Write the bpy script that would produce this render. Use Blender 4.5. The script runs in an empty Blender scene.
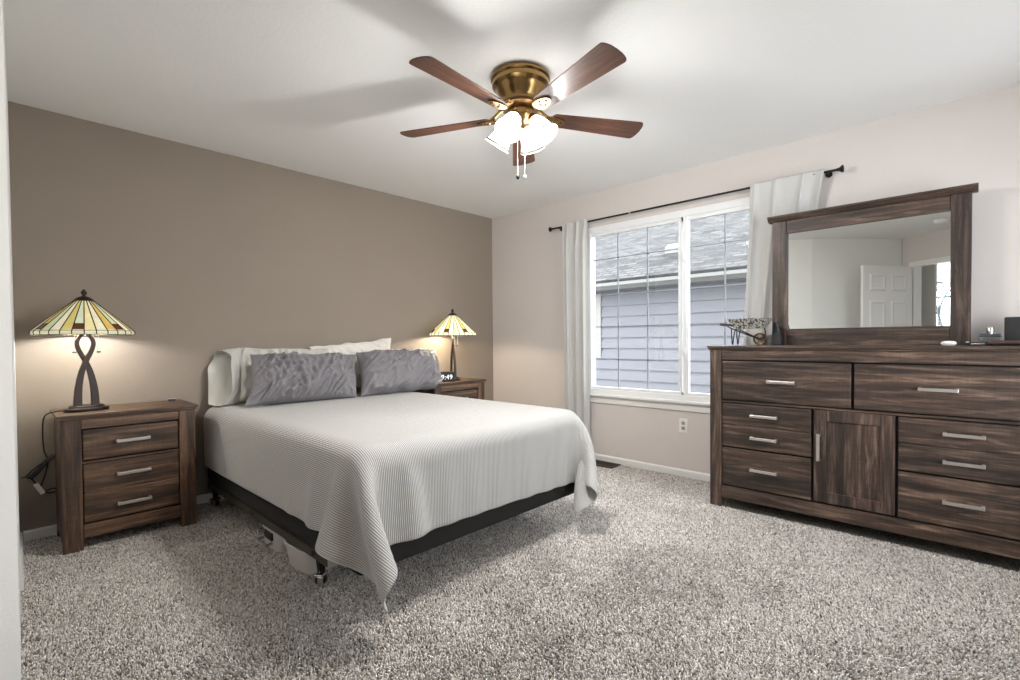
import bpy, bmesh, math, random
import numpy as np
from mathutils import Vector, Matrix, noise as mnoise
PI = math.pi
random.seed(7)
S = bpy.context.scene
COL = S.collection

# ------------------------------------------------------------------ camera, world, exposure
F, PITCH, ROLL, YAW = 489.03, 0.0193, -0.0085, 0.7607
CAM = Vector((-3.7742, -3.8581, 1.1036))
fw = Vector((math.cos(YAW)*math.cos(PITCH), math.sin(YAW)*math.cos(PITCH), -math.sin(PITCH)))
rt = Vector((math.sin(YAW), -math.cos(YAW), 0)); up = rt.cross(fw)
r2 = rt*math.cos(ROLL)+up*math.sin(ROLL); u2 = -rt*math.sin(ROLL)+up*math.cos(ROLL)
cd = bpy.data.cameras.new('camera'); cam = bpy.data.objects.new('camera', cd); COL.objects.link(cam)
cd.sensor_width = 36; cd.lens = F*36/1020; cd.shift_x = -0.48/1020; cd.shift_y = 9.70/1020; cd.clip_start = 0.02
cam.matrix_world = Matrix(((r2.x, u2.x, -fw.x, CAM.x), (r2.y, u2.y, -fw.y, CAM.y), (r2.z, u2.z, -fw.z, CAM.z), (0, 0, 0, 1)))
S.camera = cam
S.view_settings.view_transform = 'Standard'; S.view_settings.look = 'None'
S.view_settings.gamma = 1; S.view_settings.use_curve_mapping = False
S.view_settings.exposure = 0.58
S.cycles.use_denoising = True
S.cycles.max_bounces = 10; S.cycles.diffuse_bounces = 6; S.cycles.transparent_max_bounces = 12
S.cycles.sample_clamp_indirect = 6.0
W = bpy.data.worlds.new('world'); S.world = W; W.use_nodes = True
bg = W.node_tree.nodes['Background']; bg.inputs[0].default_value = (0.90, 0.95, 1.0, 1); bg.inputs[1].default_value = 6.0
FAN_W, LAMP_W, LAMP2_W, SHADE_E = 21.0, 8.5, 11.5, 8.0

# ------------------------------------------------------------------ helpers
def srgb(r, g, b):
    f = lambda c: (c/255/12.92) if c/255 <= .04045 else ((c/255+.055)/1.055)**2.4
    return (f(r), f(g), f(b), 1)

class MB:
    def __init__(s): s.v = []; s.f = []
    def add(s, V, Fc):
        o = len(s.v); s.v += [tuple(v) for v in V]; s.f += [tuple(i+o for i in f) for f in Fc]; return s
    def box(s, x0, x1, y0, y1, z0, z1, M=None):
        V = [(x, y, z) for z in (z0, z1) for y in (y0, y1) for x in (x0, x1)]
        if M: V = [M @ Vector(v) for v in V]
        return s.add(V, [(0, 2, 3, 1), (4, 5, 7, 6), (0, 1, 5, 4), (2, 6, 7, 3), (0, 4, 6, 2), (1, 3, 7, 5)])
    def prism(s, P, axis, a, b):
        n = len(P)
        def m(p, t):
            return {'x': (t, p[0], p[1]), 'y': (p[0], t, p[1]), 'z': (p[0], p[1], t)}[axis]
        V = [m(p, a) for p in P]+[m(p, b) for p in P]
        Fc = [tuple(range(n))[::-1], tuple(range(n, 2*n))]+[(i, (i+1) % n, n+(i+1) % n, n+i) for i in range(n)]
        return s.add(V, Fc)
    def lathe(s, prof, n=32, M=None, sx=1, sy=1, cap=True):
        V = []; Fc = []
        for r, z in prof:
            for k in range(n):
                a = 2*PI*k/n; V.append(Vector((r*math.cos(a)*sx, r*math.sin(a)*sy, z)))
        for i in range(len(prof)-1):
            for k in range(n):
                k2 = (k+1) % n; Fc.append((i*n+k, i*n+k2, (i+1)*n+k2, (i+1)*n+k))
        if cap:
            if prof[0][0] > 1e-6: Fc.append(tuple(range(n))[::-1])
            if prof[-1][0] > 1e-6: Fc.append(tuple(range((len(prof)-1)*n, len(prof)*n)))
        if M: V = [M @ v for v in V]
        return s.add(V, Fc)
    def tube(s, pts, r, n=8, closed=False, sec=None):
        pts = [Vector(p) for p in pts]; N = len(pts); V = []; Fc = []
        t0 = (pts[1]-pts[0]).normalized()
        nrm = t0.cross(Vector((0, 0, 1)))
        if nrm.length < 1e-3: nrm = t0.cross(Vector((0, 1, 0)))
        nrm.normalize()
        for i, p in enumerate(pts):
            t = (pts[min(i+1, N-1)]-pts[max(i-1, 0)]).normalized()
            nrm = (nrm-t*nrm.dot(t)).normalized(); b = t.cross(nrm)
            rr = r[i] if isinstance(r, (list, tuple)) else r
            for k in range(n):
                a = 2*PI*k/n; V.append(p+(nrm*math.cos(a)+b*math.sin(a))*rr)
        for i in range(N-1):
            for k in range(n):
                k2 = (k+1) % n; Fc.append((i*n+k, i*n+k2, (i+1)*n+k2, (i+1)*n+k))
        Fc.append(tuple(range(n))[::-1]); Fc.append(tuple(range((N-1)*n, N*n)))
        return s.add(V, Fc)
    def build(s, name, mat, parent=None, bevel=0, smooth=False, seg=2, sub=0, solid=0, loc=None, rot=None):
        me = bpy.data.meshes.new(name); me.from_pydata(s.v, [], s.f); me.validate()
        bm = bmesh.new(); bm.from_mesh(me); bmesh.ops.recalc_face_normals(bm, faces=bm.faces); bm.to_mesh(me); bm.free()
        if mat: me.materials.append(mat)
        if smooth:
            for p in me.polygons: p.use_smooth = True
        o = bpy.data.objects.new(name, me); COL.objects.link(o)
        if parent: o.parent = parent
        if loc: o.location = loc
        if rot: o.rotation_euler = rot
        if bevel:
            m = o.modifiers.new('bevel', 'BEVEL'); m.width = bevel; m.segments = seg; m.limit_method = 'ANGLE'; m.angle_limit = .6
        if solid:
            m = o.modifiers.new('solid', 'SOLIDIFY'); m.thickness = solid; m.offset = 0
        if sub:
            m = o.modifiers.new('sub', 'SUBSURF'); m.levels = sub; m.render_levels = sub
        if smooth and not sub:
            try:
                me.set_sharp_from_angle(angle=math.radians(40))
            except Exception: pass
        return o

def grid_obj(name, G, mat, parent=None, uv=None, sub=0, solid=0, close_u=False):
    G = np.asarray(G); n, m = G.shape[:2]
    V = G.reshape(-1, 3).tolist(); Fc = []
    for i in range(n-1 if not close_u else n):
        i2 = (i+1) % n
        for j in range(m-1): Fc.append((i*m+j, i2*m+j, i2*m+j+1, i*m+j+1))
    me = bpy.data.meshes.new(name); me.from_pydata(V, [], Fc)
    if uv is not None:
        l = me.uv_layers.new(name='rest'); U = np.asarray(uv).reshape(-1, 2)
        for lp in me.loops: l.data[lp.index].uv = U[lp.vertex_index]
    for p in me.polygons: p.use_smooth = True
    me.materials.append(mat)
    o = bpy.data.objects.new(name, me); COL.objects.link(o)
    if parent: o.parent = parent
    if solid:
        md = o.modifiers.new('solid', 'SOLIDIFY'); md.thickness = solid; md.offset = 0
    if sub:
        md = o.modifiers.new('sub', 'SUBSURF'); md.levels = sub; md.render_levels = sub
    return o

def tag(o, label, cat, group=None):
    o['label'] = label; o['category'] = cat
    if group: o['group'] = group
    return o
def thing(name, label, cat, loc=(0, 0, 0), rz=0, group=None):
    o = bpy.data.objects.new(name, None); COL.objects.link(o); o.empty_display_size = .1
    o.location = loc; o.rotation_euler = (0, 0, rz)
    return tag(o, label, cat, group)
def struct(o): o['kind'] = 'structure'; return o
def kids(o): return [c for c in bpy.data.objects if c.parent == o]
def dup_tree(o, parent=None):
    c = o.copy(); COL.objects.link(c)
    if parent: c.parent = parent
    for ch in kids(o): dup_tree(ch, c)
    return c
def light(name, loc, power, color, parent=None, radius=.03):
    l = bpy.data.lights.new(name, 'POINT'); l.energy = power; l.color = color; l.shadow_soft_size = radius
    o = bpy.data.objects.new(name, l); COL.objects.link(o); o.location = loc
    if parent: o.parent = parent
    return o

# ------------------------------------------------------------------ materials
class NT:
    def __init__(s, name):
        s.m = bpy.data.materials.new(name); s.m.use_nodes = True; s.t = s.m.node_tree; s.p = s.t.nodes['Principled BSDF']
    def n(s, kind, **kw):
        x = s.t.nodes.new(kind)
        for k, v in kw.items():
            if hasattr(x, k) and k not in ('Scale',): setattr(x, k, v)
            else: x.inputs[k].default_value = v
        return x
    def l(s, a, b): s.t.links.new(a, b)
    def coord(s, kind='Object', scale=(1, 1, 1), rot=(0, 0, 0)):
        tc = s.n('ShaderNodeTexCoord'); mp = s.n('ShaderNodeMapping')
        mp.inputs['Scale'].default_value = scale; mp.inputs['Rotation'].default_value = rot
        s.l(tc.outputs[kind], mp.inputs['Vector']); return mp.outputs['Vector']
    def noise(s, vec, scale, detail=3, rough=.5, dist=0):
        x = s.n('ShaderNodeTexNoise'); x.inputs['Scale'].default_value = scale; x.inputs['Detail'].default_value = detail
        x.inputs['Roughness'].default_value = rough; x.inputs['Distortion'].default_value = dist
        if vec: s.l(vec, x.inputs['Vector'])
        return x.outputs['Fac']
    def ramp(s, fac, stops, interp='LINEAR'):
        x = s.n('ShaderNodeValToRGB'); x.color_ramp.interpolation = interp
        e = x.color_ramp.elements
        while len(e) < len(stops): e.new(.5)
        for k, (p, c) in enumerate(stops): e[k].position = p; e[k].color = c
        s.l(fac, x.inputs['Fac']); return x.outputs['Color']
    def mix(s, fac, a, b, mode='MIX'):
        x = s.n('ShaderNodeMix'); x.data_type = 'RGBA'; x.blend_type = mode
        for inp, val in ((x.inputs[0], fac), (x.inputs[6], a), (x.inputs[7], b)):
            if hasattr(val, 'is_linked'): s.l(val, inp)
            else: inp.default_value = val
        return x.outputs[2]
    def math(s, op, a, b=None):
        x = s.n('ShaderNodeMath'); x.operation = op
        for inp, val in ((x.inputs[0], a), (x.inputs[1], b)):
            if val is None: continue
            if hasattr(val, 'is_linked'): s.l(val, inp)
            else: inp.default_value = val
        return x.outputs[0]
    def bump(s, h, strength=.2, dist=.01):
        x = s.n('ShaderNodeBump'); x.inputs['Strength'].default_value = strength; x.inputs['Distance'].default_value = dist
        s.l(h, x.inputs['Height']); s.l(x.outputs['Normal'], s.p.inputs['Normal']); return s
    def col(s, c):
        if hasattr(c, 'is_linked'): s.l(c, s.p.inputs['Base Color'])
        else: s.p.inputs['Base Color'].default_value = c
        return s
    def set(s, **kw):
        for k, v in kw.items(): s.p.inputs[k].default_value = v
        return s
def plain(name, c, rough=.5, metal=0, bump=None, **kw):
    t = NT(name); t.col(c); t.set(Roughness=rough, Metallic=metal)
    if bump: t.bump(t.noise(t.coord(), bump[0], 3), bump[1], bump[2])
    for k, v in kw.items(): t.p.inputs[k].default_value = v
    return t.m

def paint(name, c, var=.03, scale=120, st=.25):
    t = NT(name); v = t.coord()
    n = t.noise(v, 2.2, 4)
    t.col(t.mix(n, tuple(x*(1-var) for x in c[:3])+(1,), tuple(min(1, x*(1+var)) for x in c[:3])+(1,)))
    t.set(Roughness=.75); t.bump(t.noise(v, scale, 3, .55), st, .004); return t.m
M = {}
M['taupe'] = paint('taupe_paint', srgb(138, 126, 114), .05, 95, .45)
M['wall'] = paint('beige_paint', srgb(208, 201, 196), .015, 95, .3)
M['wall_grey'] = paint('entry_paint', srgb(222, 221, 217), .015, 95, .3)
M['ceil'] = paint('ceiling_paint', srgb(238, 238, 237), .015, 60, .35)
M['trim'] = plain('white_trim', srgb(228, 227, 224), .35)
M['vinyl'] = plain('white_vinyl', srgb(232, 233, 233), .35)
M['muntin'] = plain('backlit_grid_bar', srgb(150, 156, 165), .4)  # backlit grey of the bars is put into their colour

def wood(name, axis, dark, mid, light):
    t = NT(name)
    sc = {'x': (1, 1, 1), 'z': (1, 1, 1)}[axis]
    long, cross = 2.8, 38.0
    s1 = (long, cross, cross) if axis == 'x' else (cross, cross, long)
    s2 = (.9, 11, 11) if axis == 'x' else (11, 11, .9)
    s3 = (90, 6, 6) if axis == 'x' else (6, 6, 90)
    oi = t.n('ShaderNodeObjectInfo')
    def cv(scale):
        tc = t.n('ShaderNodeTexCoord'); mp = t.n('ShaderNodeMapping'); mp.inputs['Scale'].default_value = scale
        t.l(tc.outputs['Object'], mp.inputs['Vector']); return mp.outputs['Vector']
    g = t.noise(cv(s1), 1.0, 8, .68, .6)
    b = t.noise(cv(s2), 1.0, 2, .4)
    x = t.noise(cv(s3), 1.0, 3, .6)
    c1 = t.ramp(g, [(.33, dark), (.50, mid), (.70, light)])
    bb = t.ramp(b, [(.36, (.55, .55, .55, 1)), (.50, (1, 1, 1, 1)), (.64, (1.4, 1.37, 1.33, 1))])
    c2 = t.mix(1.0, c1, bb, 'MULTIPLY')
    xx = t.ramp(x, [(.35, (.86, .86, .86, 1)), (.6, (1.06, 1.06, 1.06, 1))])
    c3 = t.mix(.8, c2, xx, 'MULTIPLY')
    t.col(c3); t.set(Roughness=.5); t.bump(t.math('ADD', g, x), .15, .002); return t.m
wd = (srgb(30, 22, 17), srgb(66, 51, 42), srgb(126, 104, 90))
M['wood_h'] = wood('rough_sawn_wood_along', 'x', *wd)
M['wood_v'] = wood('rough_sawn_wood_upright', 'z', *wd)
M['warm_h'] = wood('lamp_warmed_wood_along', 'x', srgb(36, 24, 16), srgb(78, 56, 40), srgb(126, 98, 75))  # the dresser's sawn wood again, with warm light put into the colour
M['warm_v'] = wood('lamp_warmed_wood_upright', 'z', srgb(36, 24, 16), srgb(78, 56, 40), srgb(126, 98, 75))
M['dark_gap'] = plain('dark_carcass', srgb(32, 24, 20), .7)
M['nickel'] = plain('brushed_nickel', srgb(196, 191, 184), .32, .9, (300, .05, .001))
M['black_metal'] = plain('black_painted_metal', srgb(22, 21, 20), .45, .3)
M['olive_metal'] = plain('dark_steel_rail', srgb(66, 61, 51), .5, .2)
M['chrome'] = plain('chrome', srgb(205, 205, 205), .18, 1)
M['black_cloth'] = plain('black_cloth', srgb(24, 22, 20), .9, 0, (400, .3, .001))
M['black_plastic'] = plain('black_plastic', srgb(18, 18, 18), .3)
M['white_plastic'] = plain('white_plastic', srgb(232, 230, 226), .4)
M['brass'] = plain('antique_brass', srgb(158, 128, 84), .24, 1, (200, .04, .001))
M['brass_dark'] = plain('aged_brass', srgb(104, 78, 52), .35, 1)
M['iron'] = plain('dark_bronze', srgb(52, 40, 36), .42, .4)
M['mattress'] = plain('mattress_ticking', srgb(225, 222, 215), .9)
M['bin'] = plain('white_translucent_bin', srgb(205, 200, 195), .4)

def fabric(name, c, weave=900, st=.25, rough=.9, trans=0):
    t = NT(name); v = t.coord(); n = t.noise(v, weave, 2); n2 = t.noise(v, 6, 3)
    t.col(t.mix(n2, tuple(x*.95 for x in c[:3])+(1,), tuple(min(1, x*1.04) for x in c[:3])+(1,)))
    t.set(Roughness=rough); t.p.inputs['Sheen Weight'].default_value = .15
    t.bump(n, st, .001); return t.m
M['curtain'] = fabric('light_grey_linen', srgb(194, 193, 190), 700, .3)
M['pillow_grey'] = fabric('grey_sateen', srgb(114, 111, 114), 900, .15, .62)
M['pillow_sage'] = fabric('pale_grey_cotton', srgb(190, 188, 181), 900, .15, .8)
M['pillow_cream'] = fabric('cream_cotton', srgb(216, 211, 202), 900, .15, .8)

def blanket_mat():
    t = NT('ribbed_knit')
    uvn = t.n('ShaderNodeUVMap'); uvn.uv_map = 'rest'
    sp = t.n('ShaderNodeSeparateXYZ'); t.l(uvn.outputs[0], sp.inputs[0])
    ph = t.math('MULTIPLY', sp.outputs[0], 2*PI/.0085)
    w = t.math('MULTIPLY', t.math('ADD', t.math('SINE', ph), 1.0), .5)
    ph2 = t.math('MULTIPLY', sp.outputs[1], 2*PI/.006)
    w2 = t.math('MULTIPLY', t.math('ADD', t.math('SINE', ph2), 1.0), .5)
    n = t.noise(t.coord(), 500, 2)
    c = t.ramp(w, [(.0, srgb(112, 111, 110)), (.40, srgb(188, 186, 182)), (1, srgb(206, 204, 200))])
    t.col(t.mix(.12, c, t.ramp(n, [(.3, srgb(150, 148, 146)), (.7, srgb(226, 224, 220))])))
    t.set(Roughness=.95); t.p.inputs['Sheen Weight'].default_value = .2
    h = t.math('ADD', w, t.math('MULTIPLY', w2, .2)); t.bump(h, .6, .004); return t.m
M['blanket'] = blanket_mat()

def carpet_mat():
    t = NT('shag_carpet'); v = t.coord()
    fine = t.noise(v, 140, 3, .7); mid = t.noise(v, 48, 2, .6); big = t.noise(v, 1.5, 4, .6, .6); big2 = t.noise(v, 5.5, 3, .6)
    c = t.ramp(fine, [(.30, srgb(92, 84, 77)), (.48, srgb(158, 149, 141)), (.66, srgb(214, 207, 199))])
    b = t.ramp(big, [(.36, (.74, .735, .73, 1)), (.50, (.95, .95, .95, 1)), (.64, (1.12, 1.12, 1.12, 1))])
    b2 = t.ramp(big2, [(.3, (.9, .9, .9, 1)), (.7, (1.08, 1.08, 1.08, 1))])
    t.col(t.mix(1, t.mix(1, c, b, 'MULTIPLY'), b2, 'MULTIPLY')); t.set(Roughness=1)
    t.p.inputs['Specular IOR Level'].default_value = .05
    t.bump(t.math('ADD', fine, t.math('MULTIPLY', mid, .8)), 1.0, .02); return t.m
M['carpet'] = carpet_mat()

def glass_mat(name, tint=(1, 1, 1, 1), refl=.5):
    m = bpy.data.materials.new(name); m.use_nodes = True; t = m.node_tree; t.nodes.clear()
    o = t.nodes.new('ShaderNodeOutputMaterial'); mx = t.nodes.new('ShaderNodeMixShader')
    tr = t.nodes.new('ShaderNodeBsdfTransparent'); tr.inputs[0].default_value = tint
    gl = t.nodes.new('ShaderNodeBsdfGlossy'); gl.inputs['Roughness'].default_value = 0.0
    # Schlick reflectance of a thin pane, the same from either face
    ge = t.nodes.new('ShaderNodeNewGeometry'); vm = t.nodes.new('ShaderNodeVectorMath'); vm.operation = 'DOT_PRODUCT'
    t.links.new(ge.outputs['Normal'], vm.inputs[0]); t.links.new(ge.outputs['Incoming'], vm.inputs[1])
    def mth(op, a, b):
        x = t.nodes.new('ShaderNodeMath'); x.operation = op
        for inp, val in ((x.inputs[0], a), (x.inputs[1], b)):
            if hasattr(val, 'is_linked'): t.links.new(val, inp)
            else: inp.default_value = val
        return x.outputs[0]
    q = mth('POWER', mth('SUBTRACT', 1.0, mth('ABSOLUTE', vm.outputs['Value'], 0)), 5.0)
    t.links.new(mth('ADD', mth('MULTIPLY', q, .96), .04), mx.inputs[0]); t.links.new(tr.outputs[0], mx.inputs[1]); t.links.new(gl.outputs[0], mx.inputs[2])
    t.links.new(mx.outputs[0], o.inputs[0]); return m
M['glass'] = glass_mat('window_glass')
M['mirror'] = plain('mirror_silver', (.88, .9, .89, 1), 0.0, 1)

def blade_mat():
    t = NT('walnut_veneer'); v = t.coord(scale=(3, 40, 40)); g = t.noise(v, 1, 6, .6, .5)
    t.col(t.ramp(g, [(.3, srgb(50, 30, 21)), (.55, srgb(86, 54, 39)), (.75, srgb(114, 77, 58))])); t.set(Roughness=.42); return t.m
M['blade'] = blade_mat()

def emit_glass(name, c, strength, trans=.5):
    t = NT(name); t.col(c); t.set(Roughness=.35)
    t.p.inputs['Emission Color'].default_value = c; t.p.inputs['Emission Strength'].default_value = strength
    return t.m
M['frosted'] = emit_glass('lit_frosted_glass', (1, .98, .95, 1), SHADE_E)
M['frosted_rim'] = plain('frosted_glass_rim', srgb(104, 98, 90), .5)

def stained(name, seedv, e):
    # leaded panels around the cone: which pane a point is in follows the angle about the shade's axis
    t = NT(name); tc = t.n('ShaderNodeTexCoord'); sp = t.n('ShaderNodeSeparateXYZ'); t.l(tc.outputs['Object'], sp.inputs[0])
    at = t.n('ShaderNodeMath'); at.operation = 'ARCTAN2'; t.l(sp.outputs[1], at.inputs[0]); t.l(sp.outputs[0], at.inputs[1])
    NP = 28
    a = t.math('MULTIPLY', t.math('ADD', at.outputs[0], PI), NP/(2*PI))
    fl = t.math('FLOOR', a); fr = t.math('SUBTRACT', a, fl)
    k7 = t.math('DIVIDE', t.math('MODULO', fl, 7.0), 7.0)
    pal = t.ramp(k7, [(0, srgb(222, 218, 190)), (.13, srgb(208, 176, 96)), (.27, srgb(196, 208, 172)), (.41, srgb(232, 226, 200)),
                      (.55, srgb(202, 186, 112)), (.70, srgb(206, 214, 186)), (.84, srgb(226, 212, 160))], 'CONSTANT')
    low = t.math('LESS_THAN', sp.outputs[2], .485)
    alt = t.math('COMPARE', t.math('MODULO', fl, 4.0), 1.0); alt.node.inputs[2].default_value = .3
    chip = t.math('MULTIPLY', low, alt)
    band = t.math('GREATER_THAN', sp.outputs[2], .452)
    c = t.mix(t.math('MULTIPLY', chip, band), pal, srgb(84, 46, 26))
    c = t.mix(t.math('SUBTRACT', 1.0, band), c, srgb(214, 208, 178))
    nz = t.noise(t.coord(), 30, 3); c = t.mix(.25, c, t.ramp(nz, [(.3, (.5, .45, .3, 1)), (.7, (1, 1, .9, 1))]), 'MULTIPLY')
    t.col(c); t.set(Roughness=.25)
    t.p.inputs['Transmission Weight'].default_value = 0
    t.l(c, t.p.inputs['Emission Color']); t.p.inputs['Emission Strength'].default_value = e
    return t.m, NP
M['stained'], NPANEL = stained('stained_glass', 0, .25)
M['stained_warm'], _ = stained('stained_glass_lit', 0, .9)
M['lead'] = plain('lead_came', srgb(40, 36, 32), .5, .5)

# ------------------------------------------------------------------ room shell
H = 2.44
CX0 = -3.705
def slab(A, B, z0, z1, th, side=1):
    """wall from A to B (plan), thickness to the left of A->B"""
    A = Vector(A); B = Vector(B); d = (B-A).normalized(); n = Vector((-d.y, d.x))*th
    return [A, B, B+n, A+n], z0, z1
def wall(name, segs, mat):
    m = MB()
    for A, B, z0, z1, th in segs:
        P, _, _ = slab(A, B, z0, z1, th); m.prism([(p.x, p.y) for p in P], 'z', z0, z1)
    return struct(m.build(name, mat))
o = MB().box(-7.6, .12, -6.4, .12, -.1, -.010).build('floor', M['carpet']); struct(o)
o = MB().box(-7.6, .12, -6.4, .12, H, H+.1).build('ceiling', M['ceil']); struct(o)
wall('wall_back', [((.12, 0), (CX0-.1, 0), 0, H, -.12)], M['taupe'])
WY0, WY1, WZ0, WZ1 = -1.262, -3.075, .612, 2.125
wall('wall_right', [((0, 0), (0, WY0), 0, H, .12), ((0, WY0), (0, WY1), 0, WZ0, .12), ((0, WY0), (0, WY1), WZ1, H, .12), ((0, WY1), (0, -4.82), 0, H, .12)], M['wall'])
LC = (-3.742, -1.68); E1 = (-4.09, -2.24); E2 = (-4.99, -3.12); DV = Vector((.6, -.8)); NV = Vector((-.8, -.6))
def ds(s, n=0): p = Vector(E2)+DV*s+NV*n; return (p.x, p.y)
wall('wall_left', [((CX0, 0), LC, 0, H, -.10), (LC, E1, 0, H, -.10)], M['wall_grey'])
wall('wall_entry', [(E1, E2, 0, H, -.1)], M['wall_grey'])
HS0, HS1 = .17, 1.03
wall('wall_doorway', [(ds(0), ds(HS0), 0, H, -.1), (ds(HS0), ds(HS1), 2.05, H, -.1), (ds(HS1), ds(1.975), 0, H, -.1)], M['wall'])
FWX0, FWX1, FWZ0, FWZ1 = -2.35, -.40, .55, 2.12
wall('wall_front', [((-3.9, -4.7), (FWX0, -4.7), 0, H, -.12), ((FWX1, -4.7), (.12, -4.7), 0, H, -.12), ((FWX0, -4.7), (FWX1, -4.7), 0, FWZ0, -.12), ((FWX0, -4.7), (FWX1, -4.7), FWZ1, H, -.12)], M['wall'])
w3 = bpy.data.objects.new('added_fill_window', None); COL.objects.link(w3); struct(w3)  # added window out of view, lets in extra daylight to fill the room
m = MB()
for x0, x1, z0, z1 in ((FWX0, FWX0+.05, FWZ0, FWZ1), (FWX1-.05, FWX1, FWZ0, FWZ1), (FWX0, FWX1, FWZ0, FWZ0+.05), (FWX0, FWX1, FWZ1-.05, FWZ1), (-1.40, -1.35, FWZ0, FWZ1)): m.box(x0, x1, -4.78, -4.70, z0, z1)
m.build('window_frame', M['vinyl'], w3)
MB().box(FWX0+.04, FWX1-.04, -4.745, -4.742, FWZ0+.04, FWZ1-.04).build('pane', M['glass'], w3)
# daylight portals: they only steer sampling of the sky through the three openings
def portal(loc, rot, sx, sy):
    l = bpy.data.lights.new('sky_portal', 'AREA'); l.shape = 'RECTANGLE'; l.size = sx; l.size_y = sy; l.cycles.is_portal = True
    o = bpy.data.objects.new('sky_portal', l); COL.objects.link(o); o.location = loc; o.rotation_euler = rot
portal(((FWX0+FWX1)/2, -4.83, (FWZ0+FWZ1)/2), (PI/2, 0, 0), FWX1-FWX0, FWZ1-FWZ0)
portal((.13, -2.17, 1.37), (PI/2, 0, PI/2), 1.8, 1.5)

# landing beyond the door
wall('wall_landing', [(ds(-1.3, 1.2), ds(-.54, 1.2), 0, H, -.03), (ds(2.0, .1), ds(2.0, 2.5), 0, H, -.1), (ds(-1.35, -.05), ds(-1.35, 1.3), 0, H, .1), (ds(-1.4, 0), ds(.02, 0), 0, H, -.08), (ds(1.9, 0), ds(2.1, 0), 0, H, -.1)], M['wall_grey'])
# far landing wall with an arched window
aw = MB(); sc_, wr, zs, zb = -1.60, .28, 1.80, .85
def fl(s, z, n=2.5): p = ds(s, n); return (p[0], p[1], z)
def fquad(s0, s1, z0, z1, n0=2.5, n1=2.62):
    V = [fl(s, z, n) for n in (n0, n1) for z in (z0, z1) for s in (s0, s1)]
    aw.add(V, [(0, 1, 3, 2), (4, 6, 7, 5), (0, 4, 5, 1), (2, 3, 7, 6), (0, 2, 6, 4), (1, 5, 7, 3)])
fquad(-3.0, sc_-wr, 0, H); fquad(sc_+wr, 2.1, 0, H); fquad(sc_-wr, sc_+wr, 0, zb)
NA = 16
for k in range(NA):
    a0, a1 = PI*k/NA, PI*(k+1)/NA
    p = [(sc_+wr*math.cos(a), zs+wr*math.sin(a)) for a in (a0, a1)]
    V = [fl(s, z, n) for n in (2.5, 2.62) for s, z in (p[0], p[1], (p[1][0], H), (p[0][0], H))]
    aw.add(V, [(0, 1, 2, 3), (4, 7, 6, 5), (0, 4, 5, 1), (2, 6, 7, 3), (1, 5, 6, 2), (0, 3, 7, 4)])
struct(aw.build('wall_landing_far', M['wall']))
wn = bpy.data.objects.new('window_2', None); COL.objects.link(wn); struct(wn)
fm = MB()
arc = [fl(sc_+(wr-.015)*math.cos(PI*k/20), zs+(wr-.015)*math.sin(PI*k/20), 2.56) for k in range(21)]
path = [fl(sc_+wr-.015, zb+.02, 2.56)]+arc+[fl(sc_-wr+.015, zb+.02, 2.56)]
fm.tube(path, .022, 6); fm.tube([fl(sc_-wr, zs, 2.56), fl(sc_+wr, zs, 2.56)], .018, 6)
fm.tube([fl(sc_-wr, zb+.02, 2.56), fl(sc_+wr, zb+.02, 2.56)], .022, 6); fm.tube([fl(sc_, zb, 2.56), fl(sc_, zs, 2.56)], .012, 6)
fm.build('window_frame', plain('teal_frame', srgb(40, 62, 68), .4), wn)
gm = MB(); ring = [fl(sc_+wr*math.cos(PI*k/20), zs+wr*math.sin(PI*k/20), 2.565) for k in range(21)]+[fl(sc_-wr, zb, 2.565), fl(sc_+wr, zb, 2.565)]
gm.add(ring, [tuple(range(len(ring)))]); gm.build('pane', M['glass'], wn)

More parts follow.
